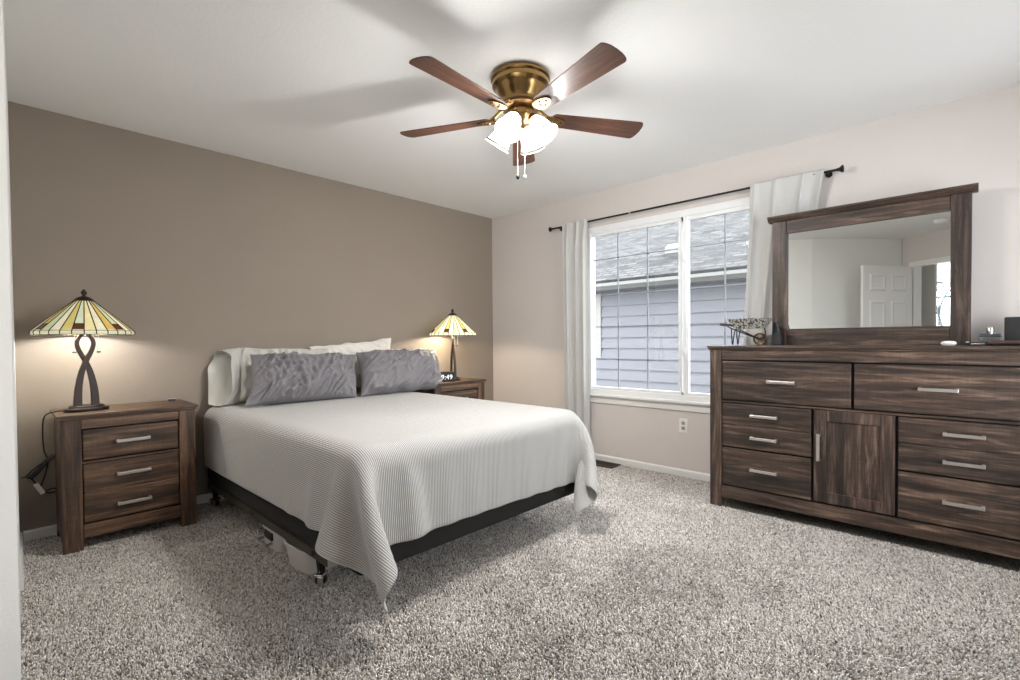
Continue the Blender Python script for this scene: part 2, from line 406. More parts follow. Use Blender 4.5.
# carpet pile: twisted yarn tufts, leaning this way and that where it was brushed
def pile():
    sp = .0068; rng = np.random.RandomState(5)
    xs = np.arange(-3.80, -.016, sp); ys = np.arange(-4.1, -.016, sp)
    X, Y = np.meshgrid(xs, ys, indexing='ij'); X = X.ravel(); Y = Y.ravel()
    X = X+rng.uniform(-.5, .5, X.size)*sp; Y = Y+rng.uniform(-.5, .5, X.size)*sp
    # keep what the camera (and one a step aside) can see, leave out the floor covered by the dresser and the register
    dx, dy = X-CAM.x, Y-CAM.y; fwd = dx*math.cos(YAW)+dy*math.sin(YAW); sd = dx*math.sin(YAW)-dy*math.cos(YAW)
    k = (fwd > .9) & (abs(sd) < fwd*1.45+.5) & ~((X > -.50) & (Y < -2.60)) & ~((X > -.185) & (X < -.025) & (Y < -1.26) & (Y > -1.62))
    X, Y = X[k], Y[k]; n = X.size
    def field(fx, fy, seed):
        r = np.random.RandomState(seed); o = np.zeros(n)
        for q in range(5):
            a = r.uniform(0, 2*PI); kx, ky = fx*math.cos(a)*r.uniform(.6, 1.5), fy*math.sin(a)*r.uniform(.6, 1.5)
            o += np.sin(X*kx+Y*ky+r.uniform(0, 6)+1.3*np.sin(X*ky*.7-Y*kx*.6+r.uniform(0, 6)))
        return o/2.2
    f1 = field(5, 5, 11); f2 = field(14, 14, 12); f3 = field(40, 40, 13)
    lean = .85*f1+.65*f2+.4*f3+rng.normal(0, .45, n)
    ang = YAW+PI+rng.normal(0, .9, n)
    h = rng.uniform(.009, .0165, n)*(1-.06*lean); off = .0055*lean
    tx, ty = X+np.cos(ang)*off+rng.normal(0, .0022, n), Y+np.sin(ang)*off+rng.normal(0, .0022, n)
    rad = rng.uniform(.0032, .0052, n); rot = rng.uniform(0, 2*PI, n)
    V = np.zeros((n, 7, 3), np.float32)
    for q in range(3):
        a = rot+q*2*PI/3
        V[:, q] = np.stack([X+np.cos(a)*rad*.7, Y+np.sin(a)*rad*.7, np.full(n, -.0105)], -1)
        V[:, 3+q] = np.stack([(X+tx)/2+np.cos(a+.7)*rad, (Y+ty)/2+np.sin(a+.7)*rad, -.010+h*.62], -1)
    V[:, 6] = np.stack([tx, ty, -.010+h], -1)
    base = np.arange(n, dtype=np.int32)[:, None]*7
    T = []
    for q in range(3):
        r = (q+1) % 3; T += [[q, r, 3+r], [q, 3+r, 3+q], [3+q, 3+r, 6]]
    T = (base[:, None, :]+np.array(T, np.int32)[None]).reshape(-1)
    nt = T.size//3
    me = bpy.data.meshes.new('carpet_pile'); me.vertices.add(n*7); me.vertices.foreach_set('co', V.ravel())
    me.loops.add(T.size); me.loops.foreach_set('vertex_index', T); me.polygons.add(nt)
    me.polygons.foreach_set('loop_start', np.arange(0, T.size, 3, dtype=np.int32)); me.update(calc_edges=True)
    c = np.clip(rng.normal(.5, .26, n), 0, 1)
    A = me.attributes.new('yarn', 'FLOAT', 'POINT'); A.data.foreach_set('value', np.repeat(c, 7).astype(np.float32))
    t = NT('carpet_yarn'); at = t.n('ShaderNodeAttribute'); at.attribute_name = 'yarn'
    t.col(t.ramp(at.outputs['Fac'], [(0, srgb(122, 114, 107)), (.45, srgb(195, 188, 181)), (1, srgb(242, 238, 233))])); t.set(Roughness=1); t.p.inputs['Specular IOR Level'].default_value = .05
    me.materials.append(t.m)
    o = bpy.data.objects.new('carpet_pile', me); COL.objects.link(o); o['kind'] = 'stuff'
    tag(o, 'speckled beige grey shag carpet pile covering the bedroom floor', 'carpet')
pile()

# tree seen through the arched window
tx_, ty_ = ds(-3.5, 5.2)
tree = thing('tree', 'bare branching tree outside the arched window seen in the mirror', 'tree', (tx_, ty_, -1.0))
bk = plain('grey_bark', srgb(54, 52, 46), .9); trunk = MB(); rr_ = random.Random(4); tw = []
trunk.tube([(0, 0, 0), (.03, .02, 1.2), (-.02, .0, 2.0)], [.14, .11, .09], 8)
trunk.build('trunk', bk, tree, smooth=True)
brm = MB()
def branch(p, d, L, r, lv):
    q = p+d*L; mid = p+d*L*.5+Vector((rr_.uniform(-.05, .05),)*3); brm.tube([p, mid, q], [r, r*.8, r*.6], 5)
    if lv == 0: tw.append(q); return
    for _ in range(3): branch(q, (d+Vector((rr_.uniform(-.8, .8), rr_.uniform(-.8, .8), rr_.uniform(-.25, .6)))).normalized(), L*.68, r*.6, lv-1)
for _ in range(5): branch(Vector((-.02, 0, rr_.uniform(1.6, 2.0))), Vector((rr_.uniform(-.8, .8), rr_.uniform(-.8, .8), .7)).normalized(), .75, .045, 3)
brm.build('branches', bk, tree)
lf = MB()
for q in tw:
    for _ in range(5):
        a = q+Vector((rr_.uniform(-.14, .14), rr_.uniform(-.14, .14), rr_.uniform(-.12, .12))); e1 = Vector((rr_.uniform(-1, 1), rr_.uniform(-1, 1), rr_.uniform(-1, 1))).normalized()*.045; e2 = e1.orthogonal().normalized()*.022
        lf.add([a-e1, a+e2, a+e1, a-e2], [(0, 1, 2, 3)])
lf.build('foliage', plain('dull_green_leaf', srgb(70, 82, 60), .8), tree)

# baseboards
BBP = [(0, 0), (.013, 0), (.013, .046), (.009, .054), (.004, .058), (0, .058)]
m = MB(); m.prism([(-a, z) for a, z in BBP], 'x', 0, 0)
bb = MB().prism([(-a, z) for a, z in BBP], 'x', CX0+.013, -.013).build('baseboard_back', M['trim'], smooth=False); struct(bb)
bb = MB().prism([(-a, z) for a, z in BBP], 'y', -4.7, 0).build('baseboard_right', M['trim']); struct(bb)
u_ = .775/1.68; xq = CX0+(LC[0]-CX0)*u_
bb = MB()
V = [(CX0-.002+a, 0, z) for a, z in BBP]+[(xq-.002+a, -.775, z) for a, z in BBP]; k_ = len(BBP)
bb.add(V, [tuple(range(k_))[::-1], tuple(range(k_, 2*k_))]+[(i, (i+1) % k_, k_+(i+1) % k_, k_+i) for i in range(k_)])
struct(bb.build('baseboard_left', M['trim']))
bb = MB().prism([(-4.7+a, z) for a, z in BBP], 'x', -3.8, 0).build('baseboard_front', M['trim']); struct(bb)

# door casing and open six-panel door seen in the mirror
cs = MB()
def along(s0, s1, n0, n1, z0, z1):
    P = [ds(s0, n0), ds(s1, n0), ds(s1, n1), ds(s0, n1)]; cs.prism(P, 'z', z0, z1)
along(HS0-.06, HS0+.005, -.015, .115, 0, 2.05); along(HS1-.005, HS1+.06, -.015, .115, 0, 2.05); along(HS0-.06, HS1+.06, -.015, .115, 2.035, 2.10)
struct(cs.build('trim_1', M['trim'], bevel=.003))
hx, hy = ds(HS0, -.03)
dn = bpy.data.objects.new('door_1', None); COL.objects.link(dn); dn.location = (hx, hy, 0); dn.rotation_euler = (0, 0, math.atan2(.525, .85)); struct(dn)
dm = MB().box(0.02, .85, -.017, .017, .01, 2.03); 
dm.build('door_leaf', M['trim'], dn, bevel=.002)
pm = MB()
for x0, x1 in ((.12, .39), (.48, .75)):
    for z0, z1 in ((.22, .82), (.98, 1.58), (1.70, 1.93)):
        for sgn in (1, -1):
            y = sgn*.017
            b1 = [(x0, z0), (x1, z0), (x1, z1), (x0, z1)]; k = .025
            b2 = [(x0+k, z0+k), (x1-k, z0+k), (x1-k, z1-k), (x0+k, z1-k)]; k2 = .05
            b3 = [(x0+k2, z0+k2), (x1-k2, z0+k2), (x1-k2, z1-k2), (x0+k2, z1-k2)]
            V = [(a, y, b) for a, b in b1]+[(a, y+sgn*.010, b) for a, b in b2]+[(a, y+sgn*.003, b) for a, b in b3]
            pm.add(V, [(i, (i+1) % 4, 4+(i+1) % 4, 4+i) for i in range(4)]+[(4+i, 4+(i+1) % 4, 8+(i+1) % 4, 8+i) for i in range(4)]+[(8, 9, 10, 11)])
pm.build('panel_moulding', M['trim'], dn)
kn = MB().lathe([(.0, 0), (.026, .004), (.026, .012), (.012, .018), (.012, .035), (.028, .05), (.026, .066), (0, .072)], 20, Matrix.Translation((.79, -.017, .95)) @ Matrix.Rotation(PI/2, 4, 'X'))
kn.build('door_knob', M['nickel'], dn, smooth=True)

# ------------------------------------------------------------------ window
wn = bpy.data.objects.new('window_1', None); COL.objects.link(wn); struct(wn)
fr = MB()
yo0, yo1, zo0, zo1 = WY0+.001, WY1-.001, WZ0, WZ1
fr.box(-.006, .07, WY0-.034, WY0, zo0+.04, zo1-.055); fr.box(-.006, .07, WY1, WY1+.034, zo0+.04, zo1-.055)
fr.box(-.006, .07, WY1, WY0, WZ1-.055, WZ1); fr.box(-.006, .07, WY1, WY0, WZ0, WZ0+.04)
fr.box(-.002, .06, -2.196, -2.168, WZ0+.04, WZ1-.055)
fr.build('window_frame', M['vinyl'], wn, bevel=.003)
PZ0, PZ1 = .676, 2.045
def sash(y0, y1, cols, name):
    s = MB()
    a = .026
    s.box(.006, .045, y0-a, y0, WZ0+.03, WZ1-.045); s.box(.006, .045, y1, y1+a, WZ0+.03, WZ1-.045)
    s.box(.0065, .0445, y1, y0, PZ1-.004, WZ1-.0455); s.box(.0065, .0445, y1, y0, WZ0+.0305, PZ0)
    so = s.build(name, M['vinyl'], wn, bevel=.003)
    MB().box(.024, .027, y1+a-.004, y0-a+.004, PZ0-.004, PZ1).build('pane', M['glass'], so)
    g = MB()
    for c in cols: g.box(.029, .035, c-.0055, c+.0055, PZ0, PZ1)
    for z in (.923, 1.219, 1.505, 1.829): g.box(.029, .035, y1+a, y0-a, z-.005, z+.005)
    g.build('muntin_grid', M['muntin'], so)
    return so
s1 = sash(-1.272, -2.150, (-1.560, -1.844), 'sash')
s2 = sash(-2.180, -3.055, (-2.482, -2.76), 'sash')
for z in (1.0, 1.75):
    MB().box(-.02, .0, -2.192, -2.17, z-.03, z+.03).box(-.03, -.016, -2.187, -2.176, z-.012, z+.02).build('sash_latch', M['vinyl'], wn, bevel=.004)
sl = MB().box(-.04, .07, WY1-.05, WY0+.045, WZ0-.024, WZ0).box(-.014, 0, WY1-.03, WY0+.03, WZ0-.085, WZ0-.02)
sl.build('window_sill', M['trim'], wn, bevel=.006)

# ------------------------------------------------------------------ neighbour's house, ground
def siding_mat():
    t = NT('lap_siding'); v = t.coord(); n = t.noise(v, 3, 3)
    t.col(t.mix(n, srgb(87, 88, 93), srgb(92, 93, 98))); t.set(Roughness=.7); return t.m
def shingle_mat():
    t = NT('asphalt_shingle'); br = t.n('ShaderNodeTexBrick'); v = t.coord(rot=(0, 0, PI/2))
    t.l(v, br.inputs['Vector']); br.inputs['Scale'].default_value = 4.0
    br.inputs['Color1'].default_value = srgb(26, 25, 25); br.inputs['Color2'].default_value = srgb(104, 104, 103); br.inputs['Mortar'].default_value = srgb(10, 10, 10)
    br.inputs['Mortar Size'].default_value = .06; br.inputs['Bias'].default_value = -.1; br.inputs['Brick Width'].default_value = .9; br.inputs['Row Height'].default_value = .38
    n = t.noise(v, 9, 5, .7); c = t.mix(.5, br.outputs['Color'], t.ramp(n, [(.3, srgb(22, 22, 22)), (.65, srgb(74, 74, 75))]))
    t.col(c); t.set(Roughness=.95); t.bump(br.outputs['Fac'], -.4, .02); return t.m
hs = thing('house', 'grey blue clapboard house with grey shingle roof outside the window', 'house', (3.45, 0, -1.0))
sd = MB(); z = 0.0; HZ = 2.93
while z < HZ:
    z1 = min(z+.178, HZ); sd.add([(0.03, -7, z), (0.03, 3.5, z), (-.03, 3.5, z), (-.03, -7, z), (0, -7, z1), (0, 3.5, z1), (.03, 3.5, z1), (.03, -7, z1)],
        [(0, 1, 2, 3), (3, 2, 5, 4), (4, 5, 6, 7), (0, 7, 6, 1), (1, 6, 5, 2), (0, 3, 4, 7)]); z = z1
sd.build('siding', siding_mat(), hs)
MB().box(-.42, .1, -7, 3.5, 2.90, 2.925).build('soffit', plain('soffit_paint', srgb(84, 85, 90), .7), hs)
gt = MB().prism([(-.45, 2.93), (-.42, 2.90), (-.40, 2.90), (-.40, 2.99), (-.47, 3.01), (-.485, 2.96)], 'y', -7, 3.5)
gt.build('gutter', plain('gutter_paint', srgb(88, 88, 86), .45), hs)
RS = math.radians(27)
Mroof = Matrix.Translation((-.46, 0, 3.005)) @ Matrix.Rotation(-RS, 4, 'Y')
rf = MB().box(0, 5.5, -7.2, 3.7, 0, .05, Mroof); rf.build('roof', shingle_mat(), hs)
for yy, u in ((-.35, .95), (-2.0, .85), (-2.75, 1.1)):
    p = Mroof @ Vector((u, yy, .05))
    MB().box(-.12, .12, -.12, .12, 0, .06).prism([(-.14, .06), (.14, .06), (.08, .14), (-.08, .14)], 'y', -.13, .13).build('roof_vent', plain('vent_metal', srgb(100, 100, 100), .4), hs, loc=p, rot=(0, -RS, 0))
wf = MB(); y0, y1, z0, z1 = .93, 1.9, 1.87, 2.84
wf.box(-.035, .0, y0-.10, y0, z0-.09, z1+.05); wf.box(-.035, 0, y1, y1+.1, z0-.09, z1+.05); wf.box(-.035, 0, y0, y1, z0-.09, z0); wf.box(-.035, 0, y0, y1, z1, z1+.05)
wo = wf.build('house_window', plain('cream_trim', srgb(108, 108, 103), .5), hs)
MB().box(-.018, -.012, y0, y1, z0, z1).build('window_pane', plain('dark_pane', srgb(66, 80, 84), .08), wo)
g = MB().box(.12, 40, -30, 30, -1.1, -1.0).build('ground', plain('lawn_soil', srgb(84, 82, 66), .95)); struct(g)

# ------------------------------------------------------------------ furniture builders
def pull(parent, x, z, y, length, vertical=False):
    m = MB(); h = length/2
    if not vertical:
        m.box(x-h, x+h, y-.030, y-.020, z-.009, z+.009); m.box(x-h, x-h+.014, y-.022, y, z-.010, z+.010); m.box(x+h-.014, x+h, y-.022, y, z-.010, z+.010)
    else:
        m.box(x-.009, x+.009, y-.030, y-.020, z-h, z+h); m.box(x-.010, x+.010, y-.022, y, z-h, z-h+.014); m.box(x-.010, x+.010, y-.022, y, z+h-.014, z+h)
    return m.build('handle', M['nickel'], parent, bevel=.003)
def drawer(parent, x0, x1, z0, z1, y, pulls, groove=None, plen=.155, xc=None, wm=None):
    """front face at y (towards -y)"""
    m = MB()
    if groove is None: m.box(x0, x1, y, y+.02, z0, z1)
    else:
        m.box(x0, x1, y, y+.02, z0, groove-.0025); m.box(x0, x1, y, y+.02, groove+.0025, z1); m.box(x0+.004, x1-.004, y+.004, y+.02, z0+.004, z1-.004)
    d = m.build('drawer', wm or M['wood_h'], parent, bevel=.005)
    for z in pulls: pull(d, (x0+x1)/2 if xc is None else xc, z, y, plen)
    return d

# dresser: local x along the wall (left to right), -y to the front, origin on the floor
DXL, DXR, DB, DF = -2.565, -4.165, -.075, -.525
DW = DXL-DXR; DD = DB-DF; dcx = (DXL+DXR)/2; dcy = (DB+DF)/2
dr = thing('dresser', 'wide dark brown wooden dresser of seven drawers around one cupboard door', 'dresser', (dcy, dcx, 0), -PI/2)
hw, hd = DW/2, DD/2
def ly(Y): return dcx-Y          # world y -> local x
fr_ = -hd                        # front of the top slab
pf = fr_+.012                    # front of the posts
M_top = MB().box(-hw, hw, -hd, hd, 1.040, 1.056).box(-hw+.006, hw-.006, -hd+.006, hd, 1.030, 1.040)
M_top.build('top', M['wood_h'], dr, bevel=.003)
for sx in (-1, 1):
    a = sx*(hw-.015); b = sx*(hw-.088); x0, x1 = min(a, b), max(a, b)
    MB().box(x0, x1, pf, pf+.05, 0, 1.030).build('post', M['wood_v'], dr, bevel=.004)
    MB().box(min(a, a-sx*.02), max(a, a-sx*.02), pf+.05, hd-.05, .06, 1.030).build('side_panel', M['wood_v'], dr)
    MB().box(min(a, a-sx*.05), max(a, a-sx*.05), hd-.05, hd-.002, 0, 1.030).build('rear_post', M['wood_v'], dr, bevel=.003)
MB().box(-hw+.088, hw-.088, pf+.004, pf+.03, .965, 1.030).build('frieze', M['wood_h'], dr, bevel=.003)
MB().box(-hw+.088, hw-.088, pf+.002, pf+.03, .062, .142).build('base_rail', M['wood_h'], dr, bevel=.004)
MB().box(-hw+.03, hw-.03, pf+.032, hd-.006, .08, 1.03).build('carcass', M['dark_gap'], dr)
rl = MB().box(-hw+.088, hw-.088, pf+.008, pf+.034, .690, .700); rl.build('rail', M['wood_h'], dr)
L = ly
yf = pf+.006
xm1, xm2 = L(-3.357), L(-3.371)
xl, xr = L(-2.657), L(-4.073)
drawer(dr, xl, xm1, .707, .957, yf, (.835,)); drawer(dr, xm2, xr, .707, .957, yf, (.835,))
for x0, x1 in ((xl, L(-3.165)), (L(-3.565), xr)):
    drawer(dr, x0, x1, .404, .682, yf, (.616, .476), groove=.545); drawer(dr, x0, x1, .150, .394, yf, (.275,))
da, db = L(-3.178), L(-3.552)
dd_ = MB().box(da, da+.062, yf, yf+.02, .152, .685).box(db-.062, db, yf, yf+.02, .152, .685).box(da+.062, db-.062, yf, yf+.02, .152, .215).box(da+.062, db-.062, yf, yf+.02, .622, .685)
door = dd_.build('door', M['wood_v'], dr, bevel=.004)
pn = MB().box(da+.05, db-.05, yf+.010, yf+.018, .20, .64)
pn.build('door_panel', M['wood_v'], door)
pull(door, da+.026, .47, yf, .155, True)

# mirror on the dresser
MXF = -.145
mr = thing('mirror', 'large rectangular mirror in dark brown wooden frame standing on the dresser', 'mirror', (MXF+.03, -3.347, 1.056), -PI/2)
mhw = .492
for sx in (-1, 1):
    a, b = sx*mhw, sx*(mhw-.086)
    MB().box(min(a, b), max(a, b), -.028, .02, 0, .826).build('frame_post', M['wood_v'], mr, bevel=.003)
MB().box(-mhw+.086, mhw-.086, -.022, .02, 0, .108).build('bottom_rail', M['wood_h'], mr, bevel=.003)
MB().box(-mhw+.086, mhw-.086, -.022, .02, .745, .826).build('top_rail', M['wood_h'], mr, bevel=.003)
cp = MB().prism([(-.034, .826), (-.052, .846), (-.058, .850), (-.058, .862), (.022, .862), (.022, .826)], 'x', -mhw-.024, mhw+.024)
cp.build('crown', M['wood_h'], mr, bevel=.0015)
MB().box(-mhw+.08, mhw-.08, .0, .008, .10, .752).build('mirror_glass', M['mirror'], mr)

# nightstand
def make_nightstand(label, loc):
    t = thing('nightstand', label, 'nightstand', loc, 0, 'matching nightstands either side of the bed')
    w2, d2 = .318, .205
    MB().box(-w2, w2, -d2, d2, .714, .729).box(-w2+.006, w2-.006, -d2+.006, d2, .702, .714).build('top', M['warm_h'], t, bevel=.003)
    q = -d2+.012
    for sx in (-1, 1):
        a, b = sx*(w2-.015), sx*(w2-.098); x0, x1 = min(a, b), max(a, b)
        MB().box(x0, x1, q, q+.05, 0, .702).build('post', M['warm_v'], t, bevel=.004)
        MB().box(min(a, a-sx*.02), max(a, a-sx*.02), q+.05, d2-.04, .05, .702).build('side_panel', M['warm_v'], t)
        MB().box(min(a, a-sx*.05), max(a, a-sx*.05), d2-.04, d2-.002, 0, .702).build('rear_post', M['warm_v'], t, bevel=.003)
    MB().box(-w2+.098, w2-.098, q+.004, q+.03, .650, .702).build('frieze', M['warm_h'], t, bevel=.003)
    MB().box(-w2+.098, w2-.098, q+.002, q+.03, .062, .135).build('base_rail', M['warm_h'], t, bevel=.004)
    MB().box(-w2+.03, w2-.03, q+.03, d2-.006, .08, .702).build('carcass', M['dark_gap'], t)
    MB().box(-w2+.098, w2-.098, q+.008, q+.032, .462, .472).build('rail', M['warm_h'], t)
    drawer(t, -w2+.102, w2-.102, .480, .640, q+.006, (.565,), wm=M['warm_h']); drawer(t, -w2+.102, w2-.102, .143, .456, q+.006, (.384, .218), groove=.302, wm=M['warm_h'])
    return t
NS1 = (-3.2525, -.2245, 0); NS2 = (-.83, -.2245, 0)
ns = make_nightstand('brown three-drawer wooden nightstand left of the bed under the leftmost lamp', NS1)
ns2 = dup_tree(ns); ns2.location = NS2; ns2['label'] = 'brown wooden nightstand mostly hidden behind right side of the bed'

# ------------------------------------------------------------------ table lamps
def make_lamp(label, loc, rz, stained_mat, power, color):
    t = thing('table_lamp', label, 'lamp', loc, rz, 'matching table lamps on the nightstands')
    MB().lathe([(0, 0), (.098, 0), (.1, .004), (.1, .016), (.094, .020), (.078, .020), (.078, .028), (.072, .032), (0, .032)], 40, None, 1, .62).build('base', M['iron'], t, smooth=True)
    P = [(.040, .03), (.039, .08), (.034, .14), (.022, .21), (.002, .275), (-.020, .325), (-.033, .365), (-.031, .395), (-.018, .42), (-.004, .44)]
    Wd = [.021, .020, .018, .0155, .0135, .012, .011, .0105, .010, .009]
    def smoothp(P, n=4):
        P = [np.array(p, float) for p in P]; out = []
        for i in range(len(P)-1):
            p0, p1, p2, p3 = P[max(i-1, 0)], P[i], P[i+1], P[min(i+2, len(P)-1)]
            for k in range(n):
                u = k/n; out.append(.5*((2*p1)+(-p0+p2)*u+(2*p0-5*p1+4*p2-p3)*u*u+(-p0+3*p1-3*p2+p3)*u**3))
        return out+[P[-1]]
    SP = smoothp(P); SW = smoothp([(w, 0) for w in Wd])
    for sg in (1, -1):
        m = MB(); V = []; n = len(SP); yo = sg*.009
        for i in range(n):
            tdir = SP[min(i+1, n-1)]-SP[max(i-1, 0)]; tdir = tdir/np.linalg.norm(tdir); nx = np.array([-tdir[1], tdir[0]]); w = SW[i][0]
            for (a, b) in ((1, 1), (1, -1), (-1, -1), (-1, 1)):
                V.append((sg*(SP[i][0]+nx[0]*w*a*.9), yo+b*.0085, SP[i][1]+nx[1]*w*a*.9))
        Fc = [(0, 1, 2, 3), tuple(4*(n-1)+k for k in (3, 2, 1, 0))]
        for i in range(n-1):
            for k in range(4): Fc.append((4*i+k, 4*i+(k+1) % 4, 4*i+4+(k+1) % 4, 4*i+4+k))
        m.add(V, Fc).build('twisted_leg', M['iron'], t, bevel=.003)
    MB().lathe([(0, .435), (.02, .437), (.022, .45), (.012, .462), (.008, .50), (.006, .64), (0, .642)], 16).build('stem', M['iron'], t, smooth=True)
    # shade: steep cone of glass panels with a lead came at each joint
    N = NPANEL*2; zb, zt, rb, rtp = .425, .618, .222, .038
    prof = [(rb*.985, zb), (rb, zb+.010), (rb*.985, zb+.020), (rtp, zt)]
    sh = MB().lathe(prof, N, cap=False).build('lamp_shade', stained_mat, t, smooth=False, solid=.003)
    lc = MB()
    for k in range(NPANEL):
        a = 2*PI*k/NPANEL-PI
        lc.tube([(r*1.006*math.cos(a), r*1.006*math.sin(a), z+.001) for r, z in prof], .0028, 5)
    for r, z, rr in ((rb*.985, zb, .003), (rb*.985, zb+.021, .0018)):
        lc.tube([(r*math.cos(2*PI*k/48), r*math.sin(2*PI*k/48), z) for k in range(49)], rr, 5)
    lc.build('lead_came', M['lead'], sh)
    MB().lathe([(.045, .612), (.047, .616), (.034, .630), (.018, .638), (.008, .641), (.008, .648), (.013, .654), (.014, .662), (.008, .672), (.004, .678), (0, .680)], 20).build('finial_cap', M['iron'], t, smooth=True)
    for sx in (-1, 1):
        c = MB().tube([(sx*.052, -.03, .45), (sx*.052, -.03, .335)], .0012, 5); ch = c.build('pull_chain', M['nickel'], t)
        MB().lathe([(0, -.006), (.008, -.005), (.011, 0), (.007, .004), (0, .006)], 12, Matrix.Translation((sx*.052, -.03, .33)), 1, .6).build('chain_fob', M['iron'], ch, smooth=True)
    for sx in (-1, 1):
        MB().lathe([(.012, .47), (.014, .49), (.024, .515), (.028, .535), (.02, .558), (0, .566)], 16, Matrix.Translation((sx*.06, 0, -.01))).build('bulb', M['white_plastic'], t, smooth=True)
        light('bulb_light', (sx*.075, .02, .475), power/2, color, t, .025)
    return t
lamp = make_lamp('table lamp with lit striped stained glass shade on the left nightstand', (-3.432, -.245, .729), .12, M['stained'], LAMP_W, (.98, .98, 1))
lamp2 = make_lamp('table lamp with lit cream stained glass shade behind right grey pillow', (-.778, -.25, .729), 1.15, M['stained_warm'], LAMP2_W, (1, .84, .66))

# cords at the left nightstand
cm = MB()
def sm(P, n=6):
    P = [np.array(p, float) for p in P]; out = []
    for i in range(len(P)-1):
        p0, p1, p2, p3 = P[max(i-1, 0)], P[i], P[i+1], P[min(i+2, len(P)-1)]
        for k in range(n):
            u = k/n; out.append(tuple(.5*((2*p1)+(-p0+p2)*u+(2*p0-5*p1+4*p2-p3)*u*u+(-p0+3*p1-3*p2+p3)*u**3)))
    return out+[tuple(P[-1])]
cm.tube(sm([(-3.50, -.235, .735), (-3.56, -.20, .733), (-3.60, -.12, .70), (-3.605, -.06, .60), (-3.60, -.045, .50), (-3.585, -.04, .44), (-3.60, -.04, .36), (-3.62, -.03, .29), (-3.61, -.03, .27)]), .004, 6)
for k in range(5):
    a = -.02+.008*k
    cm.tube(sm([(-3.66+a*.6, -.05-.004*k, .36), (-3.63+a*.5, -.05-.004*k, .39), (-3.585+a*.4, -.05-.004*k, .45), (-3.555+a*.3, -.05, .475)]), .006, 6)
cm.tube(sm([(-3.60, -.045, .44), (-3.64, -.05, .41), (-3.675, -.04, .37)]), .004, 6)
tag(cm.build('lamp_cord', M['black_plastic'], smooth=True), 'black bundled lamp cord hanging beside the left nightstand', 'cord')
cc = thing('charger_cable', 'short black charger cable with white plug hanging in the left corner', 'cable', (-3.65, -.04, .25))
MB().tube(sm([(-.045, 0, .115), (-.02, 0, .115), (.0, 0, .095), (.012, 0, .07)]), .004, 6).build('cable', M['black_plastic'], cc, smooth=True)
MB().tube(sm([(.04, 0, .015), (.07, 0, .008), (.10, 0, .012), (.085, 0, .03), (.05, 0, .02)]), .004, 6).build('cable', M['black_plastic'], cc, smooth=True)
MB().box(-.011, .011, -.009, .009, -.035, .035).build('plug', M['white_plastic'], cc, bevel=.004, loc=(.026, 0, .04), rot=(0, -.45, 0))
sb = thing('pill_box', 'tiny black box with pale lid on the left nightstand near the bed', 'box', (-3.0, -.10, .729))
MB().box(-.018, .018, -.012, .012, 0, .014).build('body', M['black_plastic'], sb, bevel=.003)
MB().box(-.017, .017, -.011, .011, .0145, .019).build('lid', M['nickel'], sb, bevel=.002)

# alarm clock on the right nightstand
ck = thing('alarm_clock', 'small black digital alarm clock beside the right-hand lamp', 'clock', (-.925, -.33, .729), .35)
ck.rotation_euler = (0, 0, -.55)
MB().prism([(-.03, 0), (.03, 0), (.022, .092), (-.026, .092)], 'x', -.075, .075).build('case', plain('matt_black_case', srgb(12, 12, 12), .6), ck, bevel=.005)
tc = bpy.data.curves.new('digits', 'FONT'); tc.body = '9:49'; tc.size = .062; tc.align_x = 'CENTER'; tc.extrude = .0006
to = bpy.data.objects.new('digits_src', tc); COL.objects.link(to)
bpy.context.view_layer.update()
dg = bpy.context.evaluated_depsgraph_get(); dme = bpy.data.meshes.new_from_object(to.evaluated_get(dg)); bpy.data.objects.remove(to)
do = bpy.data.objects.new('digits', dme); COL.objects.link(do); do.parent = ck
tm = NT('lit_digits'); tm.col(srgb(225, 228, 230)); tm.p.inputs['Emission Color'].default_value = (1, 1, 1, 1); tm.p.inputs['Emission Strength'].default_value = .5
dme.materials.clear(); dme.materials.append(tm.m); do.location = (0, -.0305, .022); do.rotation_euler = (PI/2-.04, 0, 0)

# ------------------------------------------------------------------ bed
BX0, BX1, BY0, BY1, BZT = -2.828, -1.315, -.075, -2.125, .672
bed = thing('bed', 'queen bed with black box spring on a dark metal frame with casters', 'bed', (-2.08, -1.1, 0))
def bl(x0, x1, y0, y1, z0, z1, m): return m.box(x0+2.08, x1+2.08, min(y0, y1)+1.1, max(y0, y1)+1.1, z0, z1)
bl(BX0+.012, BX1-.012, BY0, BY1+.012, .40, BZT, MB()).build('mattress', M['mattress'], bed, bevel=.06, seg=4, smooth=True)
bl(BX0+.025, BX1-.025, BY0, BY1+.025, .166, .40, MB()).build('box_spring', M['black_cloth'], bed, bevel=.02, seg=3)
RX = -2.808
for sx, x in ((1, RX), (-1, -1.338)):
    m = MB(); m.prism([(0, .128), (.004*sx, .128), (.004*sx, .162), (.042*sx, .162), (.042*sx, .166), (0, .166)], 'y', -1.83+1.1, -.10+1.1)
    r = m.build('side_rail', M['olive_metal'], bed); r.location = (x+2.08, 0, 0)
    MB().tube([(0, .18, .147), (-.006*sx, .18, .147), (-.010*sx, .18, .147)], .012, 10).build('rivet', M['chrome'], r)
    MB().tube([(0, .66, .147), (-.006*sx, .66, .147)], .009, 10).build('rivet', M['chrome'], r)
for yy in (-.14, -.95, -1.70):
    bl(RX, -1.338, yy-.016, yy+.016, .140, .160, MB()).build('cross_bar', M['olive_metal'], bed)
